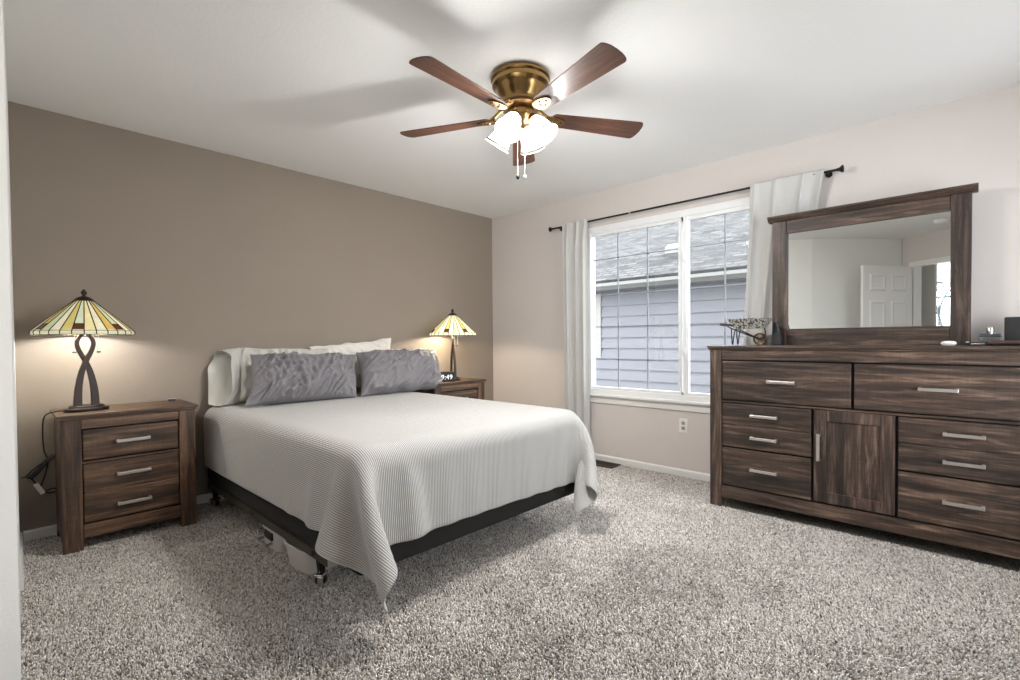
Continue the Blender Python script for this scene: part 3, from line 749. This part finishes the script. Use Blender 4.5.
for xx in (RX+.035, -1.373):
    for yy in (-.14, -1.70):
        lg = MB(); lx, lyy = xx+2.08, yy+1.1
        lg.add([(lx+a*s, lyy+b*s, z) for z, s in ((.15, .020), (.05, .012)) for a, b in ((1, 1), (-1, 1), (-1, -1), (1, -1))], [(0, 1, 2, 3), (7, 6, 5, 4)]+[(i, (i+1) % 4, 4+(i+1) % 4, 4+i) for i in range(4)])
        lo = lg.build('leg', M['black_metal'], bed)
        c = MB().lathe([(0, -.016), (.022, -.016), (.026, -.010), (.026, .010), (.022, .016), (0, .016)], 20, Matrix.Translation((lx-.005, lyy-.008, .027)) @ Matrix.Rotation(.6, 4, 'Z') @ Matrix.Rotation(PI/2, 4, 'Y'))
        co = c.build('caster', M['black_plastic'], lo, smooth=True)
        MB().box(-.03, .03, -.022, .022, .040, .056, Matrix.Translation((lx-.003, lyy-.004, 0)) @ Matrix.Rotation(.6, 4, 'Z')).box(-.034, -.019, -.024, .0, .008, .050, Matrix.Translation((lx-.003, lyy-.004, 0)) @ Matrix.Rotation(.6, 4, 'Z')).build('caster_bracket', M['chrome'], co, bevel=.004)

# storage bins under the bed
def tub(sx, sy, h, r=.04, tap=.88):
    m = MB(); n = 32; prof = [(tap-.03, .0), (tap, .008), (1, h), (1.06, h+.002), (1.06, h+.012), (.98, h+.012), (.96, h), (tap-.04, .012)]
    V = []; Fc = []
    for s, z in prof:
        for k in range(n):
            a = 2*PI*k/n; c, q = math.cos(a), math.sin(a); e = .5
            V.append((math.copysign(abs(c)**e, c)*sx*s, math.copysign(abs(q)**e, q)*sy*s, z))
    for i in range(len(prof)-1):
        for k in range(n): Fc.append((i*n+k, i*n+(k+1) % n, (i+1)*n+(k+1) % n, (i+1)*n+k))
    Fc += [tuple(range(n))[::-1], tuple(range((len(prof)-1)*n, len(prof)*n))]
    return m.add(V, Fc)
b1 = thing('storage_bin', 'white rounded storage bin under the bed nearest the front caster', 'bin', (-2.68, -1.47, 0), .05, 'white bins under the bed')
tub(.13, .135, .108).build('body', M['bin'], b1, smooth=True)
b2 = thing('storage_bin', 'white storage bin with grey latch handle under the bed behind the rounded one', 'bin', (-2.66, -1.13, 0), 0, 'white bins under the bed')
tub(.13, .125, .10, tap=.97).build('body', M['bin'], b2, smooth=True)
MB().tube([(-.138, -.06, .05), (-.165, -.06, .045), (-.165, .06, .045), (-.138, .06, .05)], .007, 6).build('latch_handle', plain('grey_plastic', srgb(120, 116, 112), .5), b2)
MB().box(-.137, -.128, -.05, .05, .055, .095).build('opening_shade', M['black_plastic'], b2)  # solid black block painted as the shade inside the hand hole

# ------------------------------------------------------------------ blanket: knit cloth draped over the bed (relaxed with position based dynamics)
def drape():
    sp = .03
    Ltot, Ftot = .355, .350
    wx = (BX1-BX0)+Ltot+.35; wy = (BY0-BY1)-.05+Ftot
    nx, ny = int(round(wx/sp))+1, int(round(wy/sp))+1
    ux = np.linspace(0, wx, nx); uy = np.linspace(0, wy, ny)
    U, V = np.meshgrid(ux, uy, indexing='ij')
    X = BX0-Ltot+U; Y = BY0-.05-V
    th = .033; cxx, cyy = -2.08, -1.0
    Xr = cxx+(X-cxx)*.982-(Y-cyy)*math.sin(th)*.6; Yr = cyy+(Y-cyy)*math.cos(th)-(X-cxx)*math.sin(th)
    rng = np.random.RandomState(3)
    P = np.stack([Xr, Yr, np.full_like(X, BZT+.012)], -1)
    P[..., 2] += rng.uniform(0, .003, X.shape)
    Q = P.copy(); sx, sy = wx/(nx-1), wy/(ny-1)
    lo = np.array([BX0, BY1, .10]); hi = np.array([BX1, BY0+.3, BZT]); R = .075
    cons = []
    def A(ia, ja, ib, jb, L, k): cons.append((ia, ja, ib, jb, L, k))
    sl = slice
    for par in (0, 1):
        A(sl(par, nx-1, 2), sl(None), sl(par+1, nx, 2), sl(None), sx, 1)
        A(sl(None), sl(par, ny-1, 2), sl(None), sl(par+1, ny, 2), sy, 1)
    dg_ = math.hypot(sx, sy)
    for par in (0, 1):
        A(sl(par, nx-1, 2), sl(0, ny-1), sl(par+1, nx, 2), sl(1, ny), dg_, .1)
        A(sl(par, nx-1, 2), sl(1, ny), sl(par+1, nx, 2), sl(0, ny-1), dg_, .1)
    for st in (0, 1):
        for q in (0, 1):
            off = st*2
            A(sl(q, nx-2, 4) if st == 0 else sl(q+2, nx-2, 4), sl(None), sl(q+2, nx, 4) if st == 0 else sl(q+4, nx, 4), sl(None), 2*sx, .12)
            A(sl(None), sl(q, ny-2, 4) if st == 0 else sl(q+2, ny-2, 4), sl(None), sl(q+2, ny, 4) if st == 0 else sl(q+4, ny, 4), 2*sy, .12)
    dt = 1/50
    # the two foot corners fall in folds that swing towards the foot end
    w1 = np.clip(1-np.hypot(U-.0, V-wy)/.34, 0, 1)[..., None]; w2 = np.clip(1-np.hypot(U-wx, V-wy)/.34, 0, 1)[..., None]
    PUSH = (w1*np.array([.25, -.55, 0])+w2*np.array([-1.4, -.2, 0]))*9.8*dt*dt*.12
    for step in range(230):
        vel = (P-Q)*(.985 if step < 90 else .93); Q = P.copy()
        P = P+vel; P[..., 2] -= 9.8*dt*dt*.12; P += PUSH
        for it in range(22):
            for ia, ja, ib, jb, Lr, k in cons:
                a = P[ia, ja]; b = P[ib, jb]
                if a.shape != b.shape:
                    n0 = min(a.shape[0], b.shape[0]); n1 = min(a.shape[1], b.shape[1]); a = a[:n0, :n1]; b = b[:n0, :n1]
                d = b-a; l = np.sqrt((d*d).sum(-1, keepdims=True))+1e-9; c = d*(.5*k*(l-Lr)/l)
                a += c; b -= c
            if it % 3 == 2:
                core = np.clip(P, lo+R, hi-R); e = P-core; dl = np.sqrt((e*e).sum(-1)); m = dl < R+.006
                if m.any():
                    s = ((R+.006)/np.maximum(dl[m], 1e-6))[:, None]; newp = core[m]+e[m]*s
                    P[m] = newp; mv = newp-Q[m]; Q[m] += mv*np.where(P[m][:, 2:3] > BZT-.02, .85, .35)
                f = P[..., 2] < .012
                if f.any(): P[f, 2] = .012; Q[f] += (P[f]-Q[f])*.8
    return P, np.stack([U, V], -1)
BP, BUV = drape()
blk = grid_obj('blanket', BP, M['blanket'], uv=BUV, sub=1, solid=.008)
tag(blk, 'off white ribbed knit blanket spread over the bed hanging down its sides', 'blanket')

# ------------------------------------------------------------------ pillows
def ridge(p, s, seed, stretch):
    q = Vector((p[0]*s*stretch[0]+seed*7.3, p[1]*s*stretch[1]+seed*3.1, seed*1.7))
    w = mnoise.noise(q*.5)*.5
    return max(0, 1-abs(mnoise.noise(q+Vector((w, w, 0))))*2.1)**1.5
def make_pillow(w, h, t, seed, wr=.012, n=96, open_end=False, sag=.0, dirs=((1, 3.5), (3.2, 1.2)), angs=(.5, -.6), crease=1.0):
    nu, nv = n, int(n*.7); top = np.zeros((nu, nv, 3)); bot = np.zeros((nu, nv, 3))
    for i in range(nu):
        u = math.sin((-1+2*i/(nu-1))*PI/2)*.35+(-1+2*i/(nu-1))*.65
        for j in range(nv):
            v = math.sin((-1+2*j/(nv-1))*PI/2)*.35+(-1+2*j/(nv-1))*.65
            x = u*w/2*(1-.06*(1-abs(v)**3)*abs(u)**6)
            y = v*h/2*(1-.08*(1-abs(u)**3)*abs(v)**6)
            au = max(0, 1-abs(u)**2.6); av = max(0, 1-abs(v)**2.6)
            if open_end and u < 0: au = max(au, .12)
            hgt = t/2*(au**.55)*(av**.55)
            edge = min(1, (1-abs(u))*6)*min(1, (1-abs(v))*6)
            for side, arr in ((1, top), (-1, bot)):
                wv = 0
                if side == 1:
                    for q, (st, an) in enumerate(zip(dirs, angs)):
                        xr, yr = x*math.cos(an)-y*math.sin(an), x*math.sin(an)+y*math.cos(an)
                        patch = .35+1.3*max(0, mnoise.noise(Vector((x*5, y*5, seed*3+q)))+.25)
                        wv += ridge((xr, yr), 6.5, seed+q, st)*1.5*crease*patch+ridge((xr, yr), 14, seed+q+40, st)*.22*crease*patch
                    wv -= .7
                wv += mnoise.noise(Vector((x*4, y*4, seed*2+side)))*1.3
                z = side*(hgt+wr*wv*(.2+.8*edge)*(.3+.7*min(1, hgt/(t*.3))))
                arr[i, j] = (x+mnoise.noise(Vector((y*9, seed, 1)))*.014*abs(u)**3, y+mnoise.noise(Vector((x*9, seed, 5)))*.016*abs(v)**3, z)
    e = .0
    for j in (0, nv-1): bot[:, j] = top[:, j] = (top[:, j]+bot[:, j])/2
    for i in ((nu-1,) if open_end else (0, nu-1)): bot[i] = top[i] = (top[i]+bot[i])/2
    return top, bot
def pillow_obj(name, mat, label, loc, rot, w, h, t, seed, group, fix=None, **kw):
    top, bot = make_pillow(w, h, t, seed, **kw)
    nu, nv = top.shape[:2]; V = top.reshape(-1, 3).tolist()+bot.reshape(-1, 3).tolist(); off = nu*nv; Fc = []
    for i in range(nu-1):
        for j in range(nv-1):
            a = i*nv+j; Fc.append((a, a+nv, a+nv+1, a+1)); Fc.append((off+a, off+a+1, off+a+nv+1, off+a+nv))
    R = Matrix.Translation(loc) @ rot
    me = bpy.data.meshes.new(name)
    V = [Vector(v) for v in V]
    if fix: V = [fix(v) for v in V]
    V = [R @ v for v in V]
    V = [Vector((v.x, min(v.y, -.02), max(v.z, .734 if v.x > -1.17 else BZT+.016))) for v in V]
    c = Vector(loc); c.z = min(v.z for v in V); V = [v-c for v in V]
    me.from_pydata(V, [], Fc); bm = bmesh.new(); bm.from_mesh(me); bmesh.ops.remove_doubles(bm, verts=bm.verts, dist=.0004)
    bmesh.ops.recalc_face_normals(bm, faces=bm.faces); bm.to_mesh(me); bm.free()
    for p in me.polygons: p.use_smooth = True
    me.materials.append(mat); o = bpy.data.objects.new(name, me); COL.objects.link(o); o.location = c
    md = o.modifiers.new('sub', 'SUBSURF'); md.levels = 1; md.render_levels = 1
    tag(o, label, 'pillow', group); return o
def lean(a, yaw=0, roll=0): return Matrix.Rotation(yaw, 4, 'Z') @ Matrix.Rotation(a, 4, 'X') @ Matrix.Rotation(roll, 4, 'Z')
RX9 = math.radians
def shear(k): return lambda v: Vector((v.x+k*v.y, v.y, v.z))
ps = pillow_obj('pillow', M['pillow_sage'], 'pale grey pillow with open case end at the bed head far left', (-2.27, -.15, .875), lean(RX9(68), 0, -.02), .74, .41, .14, 2, 'pillows at the bed head', wr=.018, open_end=True, dirs=((1, 2.2), (2.2, 1)), angs=(1.1, .4), fix=shear(.12))
# the pillow case runs on past the pillow as a loose open cuff
G = np.zeros((40, 12, 3)); Rl = Matrix.Translation((-2.27, -.15, .875)) @ lean(RX9(68), 0, -.02)
for a in range(40):
    q = 2*PI*a/40; c_, s_ = math.cos(q), math.sin(q)
    for b in range(12):
        f = b/11; x = -.345-.15*f*(1-.5*max(0, s_)+.25*mnoise.noise(Vector((c_*1.5, s_*1.5, 3))))
        yy = math.copysign(abs(c_)**.7, c_)*(.200+.012*f)-.035*f
        zz = math.copysign(abs(s_)**.8, s_)*(.045+.052*f*(1+.7*mnoise.noise(Vector((yy*9, f*1.5, 8)))))+.022*f*math.sin(yy*17+1.0)+.012*mnoise.noise(Vector((c_*3, s_*3, f*3)))
        v = Rl @ shear(.12)(Vector((x, yy, zz))); v = Vector((v.x, min(v.y, -.015), max(v.z, BZT+.016)))
        G[a, b] = v-ps.location
cf = grid_obj('case_cuff', G, M['pillow_sage'], ps, sub=1, solid=.003, close_u=True)
pillow_obj('pillow', M['pillow_cream'], 'cream pillow standing behind the middle of the bed with pointed corner up', (-1.72, -.10, .905), lean(RX9(78), 0, .09), .76, .41, .12, 5, 'pillows at the bed head', wr=.012, fix=shear(.15))
pillow_obj('pillow', M['pillow_cream'], 'cream pillow almost hidden behind the right grey pillow', (-1.36, -.17, .875), lean(RX9(70), 0, -.03), .66, .36, .11, 6, 'pillows at the bed head', wr=.008)
pillow_obj('pillow', M['pillow_grey'], 'crumpled dark grey pillow, the left one of the two grey ones', (-2.245, -.385, .850), lean(RX9(60), .03, -.03), .80, .385, .21, 9, 'grey pillows on the blanket', wr=.027, dirs=((1, 4.0), (3.6, 1.2)), angs=(1.15, .55), fix=shear(.24))
pillow_obj('pillow', M['pillow_grey'], 'creased grey pillow nearest the right-hand lamp and clock', (-1.445, -.385, .855), lean(RX9(58), -.03, .02), .80, .40, .22, 14, 'grey pillows on the blanket', wr=.018, dirs=((1, 3.2), (2.5, 1)), angs=(-.5, .15), fix=shear(.22))

# ------------------------------------------------------------------ ceiling fan
FX, FY, BLZ = -1.915, -2.175, 2.240
fan = thing('ceiling_fan', 'five-blade brass ceiling fan with lit glass shades under the ceiling', 'ceiling fan', (FX, FY, H))
hb = MB().lathe([(0, 0), (.136, 0), (.146, -.006), (.150, -.016), (.150, -.024), (.142, -.030), (.145, -.038), (.144, -.054), (.130, -.064), (.126, -.068), (.122, -.078), (.110, -.098), (.100, -.114), (.094, -.130), (.093, -.142), (0, -.144)], 56)
hb.build('motor_housing', M['brass'], fan, smooth=True)
MB().lathe([(0, -.142), (.098, -.143), (.102, -.148), (.102, -.160), (.090, -.166), (.076, -.170), (0, -.170)], 44).build('hub_ring', M['brass_dark'], fan, smooth=True)
MB().lathe([(0, -.168), (.066, -.170), (.070, -.184), (.068, -.212), (.054, -.240), (.030, -.256), (.016, -.266), (.012, -.285), (.0, -.29)], 32).build('light_kit', M['brass'], fan, smooth=True)
bz = BLZ-H
for k in range(5):
    a = math.radians([-176, 115, -103.5, -30.5, 40.6][k])
    Rz = Matrix.Rotation(a, 4, 'Z'); tilt = Matrix.Rotation(math.radians(-11), 4, 'X')
    bm_ = MB(); th = .0055; P = []
    r0, r1 = .175, .677
    for i in range(13):
        x = r0+(r1-r0-.032)*i/12; P.append((x, .050+.022*(i/12)))
    tipc = []
    for i in range(1, 20):
        q = PI/2-PI*i/20; c_, s_ = abs(math.cos(q))**.5, math.copysign(abs(math.sin(q))**.5, q)
        tipc.append((r1-.034+.022*c_+.012*(1-s_*s_), .072*s_))
    up_ = P; dn_ = [(x, -y) for x, y in P][::-1]
    rootc = [(r0-.018*math.cos(q), .046*math.sin(q)) for q in (-.9, -.45, 0, .45, .9)]
    poly = up_+tipc+dn_+[(x, y) for x, y in rootc]
    bm_.prism(poly, 'z', -th/2, th/2)
    b = bm_.build('blade', M['blade'], fan, bevel=.0015); b.matrix_local = Rz @ Matrix.Translation((0, 0, bz)) @ tilt
    ir = MB()
    ir.tube(sm([(.085, 0, .046), (.108, 0, .040), (.135, 0, .020), (.16, 0, .004), (.175, 0, -.006)], 4), [.011]*5+[.009]*5+[.010]*5+[.012]*2, 8)
    # paddle plate under the blade root
    pl = [(.155+.085*math.cos(q)*(1 if math.cos(q) > 0 else .3), .036*math.sin(q)) for q in [2*PI*i/24 for i in range(24)]]
    ir.prism(pl, 'z', -.010, -.0035)
    io = ir.build('blade_iron', M['brass'], b, smooth=True)
    for sxy in ((.215, 0), (.185, .018), (.185, -.018)):
        MB().lathe([(0, -.0145), (.005, -.013), (.006, -.010), (0, -.0095)], 10, Matrix.Translation((*sxy, 0))).build('screw', M['brass_dark'], io, smooth=True)
for k in range(4):
    a = math.radians(16+90*k)
    T = Matrix.Rotation(a, 4, 'Z') @ Matrix.Translation((.054, 0, -.205)) @ Matrix.Rotation(math.radians(-36), 4, 'Y')
    ho = MB().lathe([(0, .012), (.014, .010), (.018, -.004), (.026, -.018), (.027, -.034), (.022, -.036)], 20, T).build('shade_holder', M['brass'], fan, smooth=True)
    prof = [(.023, -.028), (.027, -.036), (.036, -.052), (.044, -.078), (.049, -.106), (.056, -.130), (.066, -.146)]
    so = MB().lathe(prof, 28, T, cap=False).build('glass_shade', M['frosted'], fan, smooth=True, solid=.003)
    MB().lathe([(.0590, -.1315), (.0640, -.1325), (.0695, -.1430), (.0665, -.1445)], 28, T, cap=False).build('shade_rim', M['frosted_rim'], so, smooth=True)
    MB().lathe([(.010, -.04), (.012, -.05), (.022, -.068), (.025, -.085), (.018, -.102), (0, -.108)], 16, T).build('bulb', M['frosted'], so, smooth=True)
    p = T @ Vector((0, 0, -.138)); light('bulb_light', p, FAN_W, (1, .985, .965), fan, .03)
for (dx, dy, zl) in ((.012, -.014, -.495), (-.006, .018, -.49)):
    c = MB().tube([(dx, dy, -.275), (dx, dy, zl)], .001, 5); ch = c.build('pull_chain', M['nickel'], fan)
    MB().lathe([(0, zl-.026), (.006, zl-.022), (.010, zl-.012), (.008, zl-.003), (0, zl)], 14, Matrix.Translation((dx, dy, 0))).build('chain_knob', M['nickel'] if dx > 0 else M['black_metal'], ch, smooth=True)

# ------------------------------------------------------------------ curtains
RODX, RODZ = -.075, 2.168
rod = thing('curtain_rod', 'thin black curtain rod with end caps above the window', 'curtain rod', (RODX, -2.06, RODZ))
MB().tube([(0, 1.15, 0), (0, 0, 0), (0, -1.16, .0)], .008, 10).build('rod', M['black_metal'], rod, smooth=True)
MB().tube([(0, .33, 0), (0, .31, 0)], .0095, 10).build('rod_joint', M['chrome'], rod)
for sg in (1, -1):
    y = sg*1.155
    T = Matrix.Translation((0, y, 0)) @ Matrix.Rotation(-sg*PI/2, 4, 'X')
    f = MB().lathe([(.008, -.01), (.011, 0), (.012, .01), (.022, .022), (.024, .028), (.02, .032), (0, .033)], 20, T).build('finial', M['black_metal'], rod, smooth=True)
    MB().tube([(0, y-sg*.06, 0), (.05, y-sg*.06, 0), (.068, y-sg*.06, 0)], .005, 8).lathe([(0, 0), (.02, 0), (.02, .006), (0, .006)], 16, Matrix.Translation((.074, y-sg*.06, 0)) @ Matrix.Rotation(-PI/2, 4, 'Y')).build('bracket', M['black_metal'], rod)
def curtain(label, ytop, ybot, zb, folds, seed, amp_t=.022, amp_b=.034, xb=-.060, warp=.6, fast=1.3):
    nu, nv = 150, 40; G = np.zeros((nu, nv, 3)); rng = np.random.RandomState(seed); ph = rng.uniform(0, 6, 6)
    for j in range(nv):
        f = j/(nv-1); z = RODZ+.022-(RODZ+.022-zb)*f
        g = min(1, f*1.3)**.8; gx = min(1, f*fast)**.8
        for i in range(nu):
            u = i/(nu-1); ya = ytop[0]+(ytop[1]-ytop[0])*u; yb = ybot[0]+(ybot[1]-ybot[0])*u
            y = ya*(1-g)+yb*g
            uu = u+.035*math.sin(2*PI*u*1.3+ph[0])*warp*2
            w = math.sin(2*PI*folds*uu+ph[1]+.5*f)+.35*math.sin(2*PI*folds*2.3*uu+ph[2]+.8*f)+.25*math.sin(2*PI*folds*.55*uu+ph[3])
            amp = amp_t*(1-g)+amp_b*g
            st = min(1, max(0, f-.025)/.07); ae = (.008+(amp_t-.008)*st)*(1-gx)+amp_b*gx*st+.008*gx*(1-st)
            x = (RODX-.012-ae)*(1-gx)+xb*gx+ae*w/1.6
            yy = y+amp*.5*math.cos(2*PI*folds*uu+ph[1]+.5*f)*(1 if 0.03 < u < .97 else .3)
            G[i, j] = (min(x, -.016), yy, z)
    o = grid_obj('curtain', G, M['curtain'], sub=1, solid=.0025)
    tag(o, label, 'curtain', 'pale curtains on the black rod'); return o
curtain('pale grey curtain gathered at the left end of the rod beside the bed', (-1.04, -1.325), (-1.03, -1.31), .03, 3.0, 11)
curtain('pale grey curtain gathered at right end of the rod behind the mirror', (-2.695, -3.15), (-2.615, -2.93), .03, 3.1, 4, .030, .020, -.044, fast=8)

# ------------------------------------------------------------------ things on the dresser
DT = 1.056
wb = thing('wheelbarrow_planter', 'small patterned metal wheelbarrow planter on the left end of the dresser', 'planter', (-.31, -2.77, DT), -PI/2)
# local x: towards the wheel (right in the picture)
t = NT('pierced_galvanised_metal'); v = t.coord(); vo = t.n('ShaderNodeTexVoronoi'); t.l(v, vo.inputs['Vector']); vo.inputs['Scale'].default_value = 85
t.col(t.ramp(vo.outputs['Distance'], [(.25, srgb(190, 188, 180)), (.5, srgb(158, 155, 146)), (.66, srgb(70, 68, 62))])); t.set(Roughness=.45, Metallic=.3); t.bump(vo.outputs['Distance'], .4, .003)
zb_, zt_ = .112, .178
def ring_(hx0, hx1, hy_, z): return [(hx0, -hy_, z), (hx1, -hy_*.8, z), (hx1, hy_*.8, z), (hx0, hy_, z)]
R1 = ring_(-.085, .085, .05, zb_); R2 = ring_(-.122, .118, .082, zt_); R3 = ring_(-.119, .115, .079, zt_); R4 = ring_(-.082, .082, .047, zb_+.003)
m = MB().add(R1+R2+R3+R4, [(3, 2, 1, 0), (12, 13, 14, 15)]+[(i, (i+1) % 4, 4+(i+1) % 4, 4+i) for i in range(4)]+[(4+i, 4+(i+1) % 4, 8+(i+1) % 4, 8+i) for i in range(4)]+[(8+i, 8+(i+1) % 4, 12+(i+1) % 4, 12+i) for i in range(4)])
m.build('tub', t.m, wb, bevel=.002)
for sg in (1, -1):
    MB().tube(sm([(-.165, sg*.06, .142), (-.14, sg*.058, .138), (-.115, sg*.055, .120), (-.07, sg*.045, .098), (.0, sg*.028, .066), (.055, sg*.012, .044)]), .0042, 8).build('handle', M['iron'], wb, smooth=True)
    MB().tube([(-.175, sg*.06, .143), (-.150, sg*.059, .140), (-.135, sg*.058, .136)], .0085, 10).build('grip', M['iron'], wb, smooth=True)
    MB().tube(sm([(-.105, sg*.05, .112), (-.104, sg*.05, .06), (-.098, sg*.05, .006), (-.090, sg*.05, .06), (-.080, sg*.05, .110)]), .0038, 8).build('leg', M['iron'], wb, smooth=True)
wh = MB().tube([(.057+.036*math.cos(2*PI*k/28), 0, .042+.036*math.sin(2*PI*k/28)) for k in range(29)], .0055, 8)
for k in range(6): wh.tube([(.057, 0, .042), (.057+.034*math.cos(PI*k/3), 0, .042+.034*math.sin(PI*k/3))], .002, 6)
wh.lathe([(0, -.018), (.008, -.018), (.008, .018), (0, .018)], 10, Matrix.Translation((.057, 0, .042)) @ Matrix.Rotation(PI/2, 4, 'X'))
wh.build('wheel', M['brass_dark'], wb, smooth=True)
MB().tube(sm([(.085, .0, .114), (.092, 0, .08), (.075, .014, .05), (.058, .017, .042)]), .0038, 6).build('fork', M['iron'], wb, smooth=True)

tb = MB().add([(-.030, -.034, 0), (.030, -.034, 0), (.030, .030, 0), (-.030, .030, 0), (-.022, .004, .150), (.022, .004, .150), (.022, .022, .150), (-.022, .022, .150)], [(3, 2, 1, 0), (4, 5, 6, 7), (0, 1, 5, 4), (1, 2, 6, 5), (2, 3, 7, 6), (3, 0, 4, 7)])
o = tb.build('wedge_stand', plain('navy_black', srgb(13, 14, 20), .5), bevel=.005, loc=(-.24, -2.915, DT)); tag(o, 'black tapered upright ornament between wheelbarrow planter and mirror post', 'ornament')

m = MB().lathe([(0, 0), (.022, 0), (.030, .006), (.032, .013), (.028, .020), (.018, .024), (0, .025)], 28, None, .62, 1)
o = m.build('earbud_case', M['white_plastic'], smooth=True, loc=(-.34, -3.755, DT)); tag(o, 'small white rounded case near the front edge of the dresser', 'case')
gc = thing('glasses_case', 'flat glossy black case with silver strip on the dresser', 'case', (-.33, -3.862, DT), -PI/2)
MB().add([(-.055, -.03, 0), (.062, -.03, 0), (.062, .03, 0), (-.055, .03, 0), (-.04, -.024, .018), (.038, -.024, .018), (.038, .024, .018), (-.04, .024, .018)], [(3, 2, 1, 0), (4, 5, 6, 7), (0, 1, 5, 4), (1, 2, 6, 5), (2, 3, 7, 6), (3, 0, 4, 7)]).build('body', M['black_plastic'], gc, bevel=.004)
MB().box(-.022, .028, -.031, -.022, .007, .012).build('strip', M['chrome'], gc, bevel=.001)
MB().lathe([(0, 0), (.007, .001), (.009, .006), (.006, .012), (0, .013)], 14, Matrix.Translation((-.035, -.02, .010))).build('stud', M['chrome'], gc, smooth=True)
pb = thing('perfume_bottle', 'clear square perfume bottle with silver cap and dark band', 'bottle', (-.22, -3.912, DT), -PI/2)
MB().box(-.040, .040, -.018, .018, 0, .058).build('bottle_body', glass_mat('perfume_glass', (.82, .86, .88, 1)), pb, bevel=.005)
MB().box(-.0405, .0405, -.0185, .0185, .044, .060).build('dark_band', plain('smoked_glass', srgb(54, 58, 66), .15), pb, bevel=.003)
MB().lathe([(0, .060), (.012, .060), (.012, .064), (.0145, .066), (.0145, .092), (.012, .095), (0, .095)], 20).build('cap', M['chrome'], pb, smooth=True)
tr = thing('leather_tray', 'dark brown flat leather tray at the right part of the dresser', 'tray', (-.36, -3.995, DT), -PI/2)
MB().box(-.085, .085, -.07, .07, 0, .012).build('base', M['black_cloth'], tr, bevel=.004)
m = MB()
for a in ((-.095, .095, -.08, -.072), (-.095, .095, .072, .08), (-.095, -.087, -.072, .072), (.087, .095, -.072, .072)): m.box(*a, .010, .026)
m.build('rim', plain('brown_leather', srgb(66, 44, 38), .5, 0, (300, .2, .001)), tr, bevel=.003)
pfm = thing('photo_frame', 'black picture frame leaning back at the right edge of the dresser', 'picture frame', (-.17, -4.06, DT), -PI/2)
Mt = Matrix.Rotation(-.22, 4, 'X')
MB().box(-.095, .095, -.006, .006, .002, .150, Mt).build('frame', plain('charcoal_board', srgb(20, 20, 19), .6), pfm, bevel=.006)
MB().box(-.085, .085, -.034, -.012, .0, .022).build('paper', M['white_plastic'], pfm, bevel=.003)

# ------------------------------------------------------------------ outlet, floor vent, smoke detector
ot = thing('wall_outlet', 'white duplex electrical outlet on the wall below the window', 'outlet', (0, -2.17, .41), -PI/2)
MB().box(-.035, .035, -.006, 0, -.057, .057).build('cover_plate', M['white_plastic'], ot, bevel=.003)
for z in (-.02, .02):
    s = MB().lathe([(0, 0), (.017, 0), (.017, .003), (.015, .004), (0, .004)], 20, Matrix.Translation((0, -.005, z)) @ Matrix.Rotation(PI/2, 4, 'X')).build('socket', plain('socket_grey', srgb(176, 174, 170), .4), ot)
    MB().box(-.008, -.005, -.0105, -.008, z-.005, z+.007).box(.005, .008, -.0105, -.008, z-.005, z+.007).build('slot', M['black_plastic'], s)
vt = thing('floor_vent', 'brown metal floor register in the carpet below the window', 'vent', (-.105, -1.44, 0), -PI/2)
m = MB(); 
for a in ((-.175, .175, -.075, -.055), (-.175, .175, .055, .075), (-.175, -.155, -.055, .055), (.155, .175, -.055, .055)): m.box(*a, .0, .012)
vm = plain('bronze_vent', srgb(70, 60, 54), .5, .4); m.build('vent_frame', vm, vt, bevel=.003)
m = MB()
for k in range(20): m.box(-.15+.0153*k, -.144+.0153*k, -.055, .055, .003, .010)
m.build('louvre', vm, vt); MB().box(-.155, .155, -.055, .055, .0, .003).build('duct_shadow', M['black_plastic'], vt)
sd_ = thing('smoke_detector', 'round white smoke detector on the ceiling seen in the mirror', 'smoke detector', (-3.94, -3.56, H))
MB().lathe([(0, 0), (.068, 0), (.068, -.012), (.062, -.018), (.058, -.034), (.04, -.040), (0, -.041)], 32).build('housing', M['white_plastic'], sd_, smooth=True)
MB().lathe([(.0, -.041), (.012, -.041), (.012, -.044), (0, -.045)], 16).build('test_button', M['trim'], sd_, smooth=True)
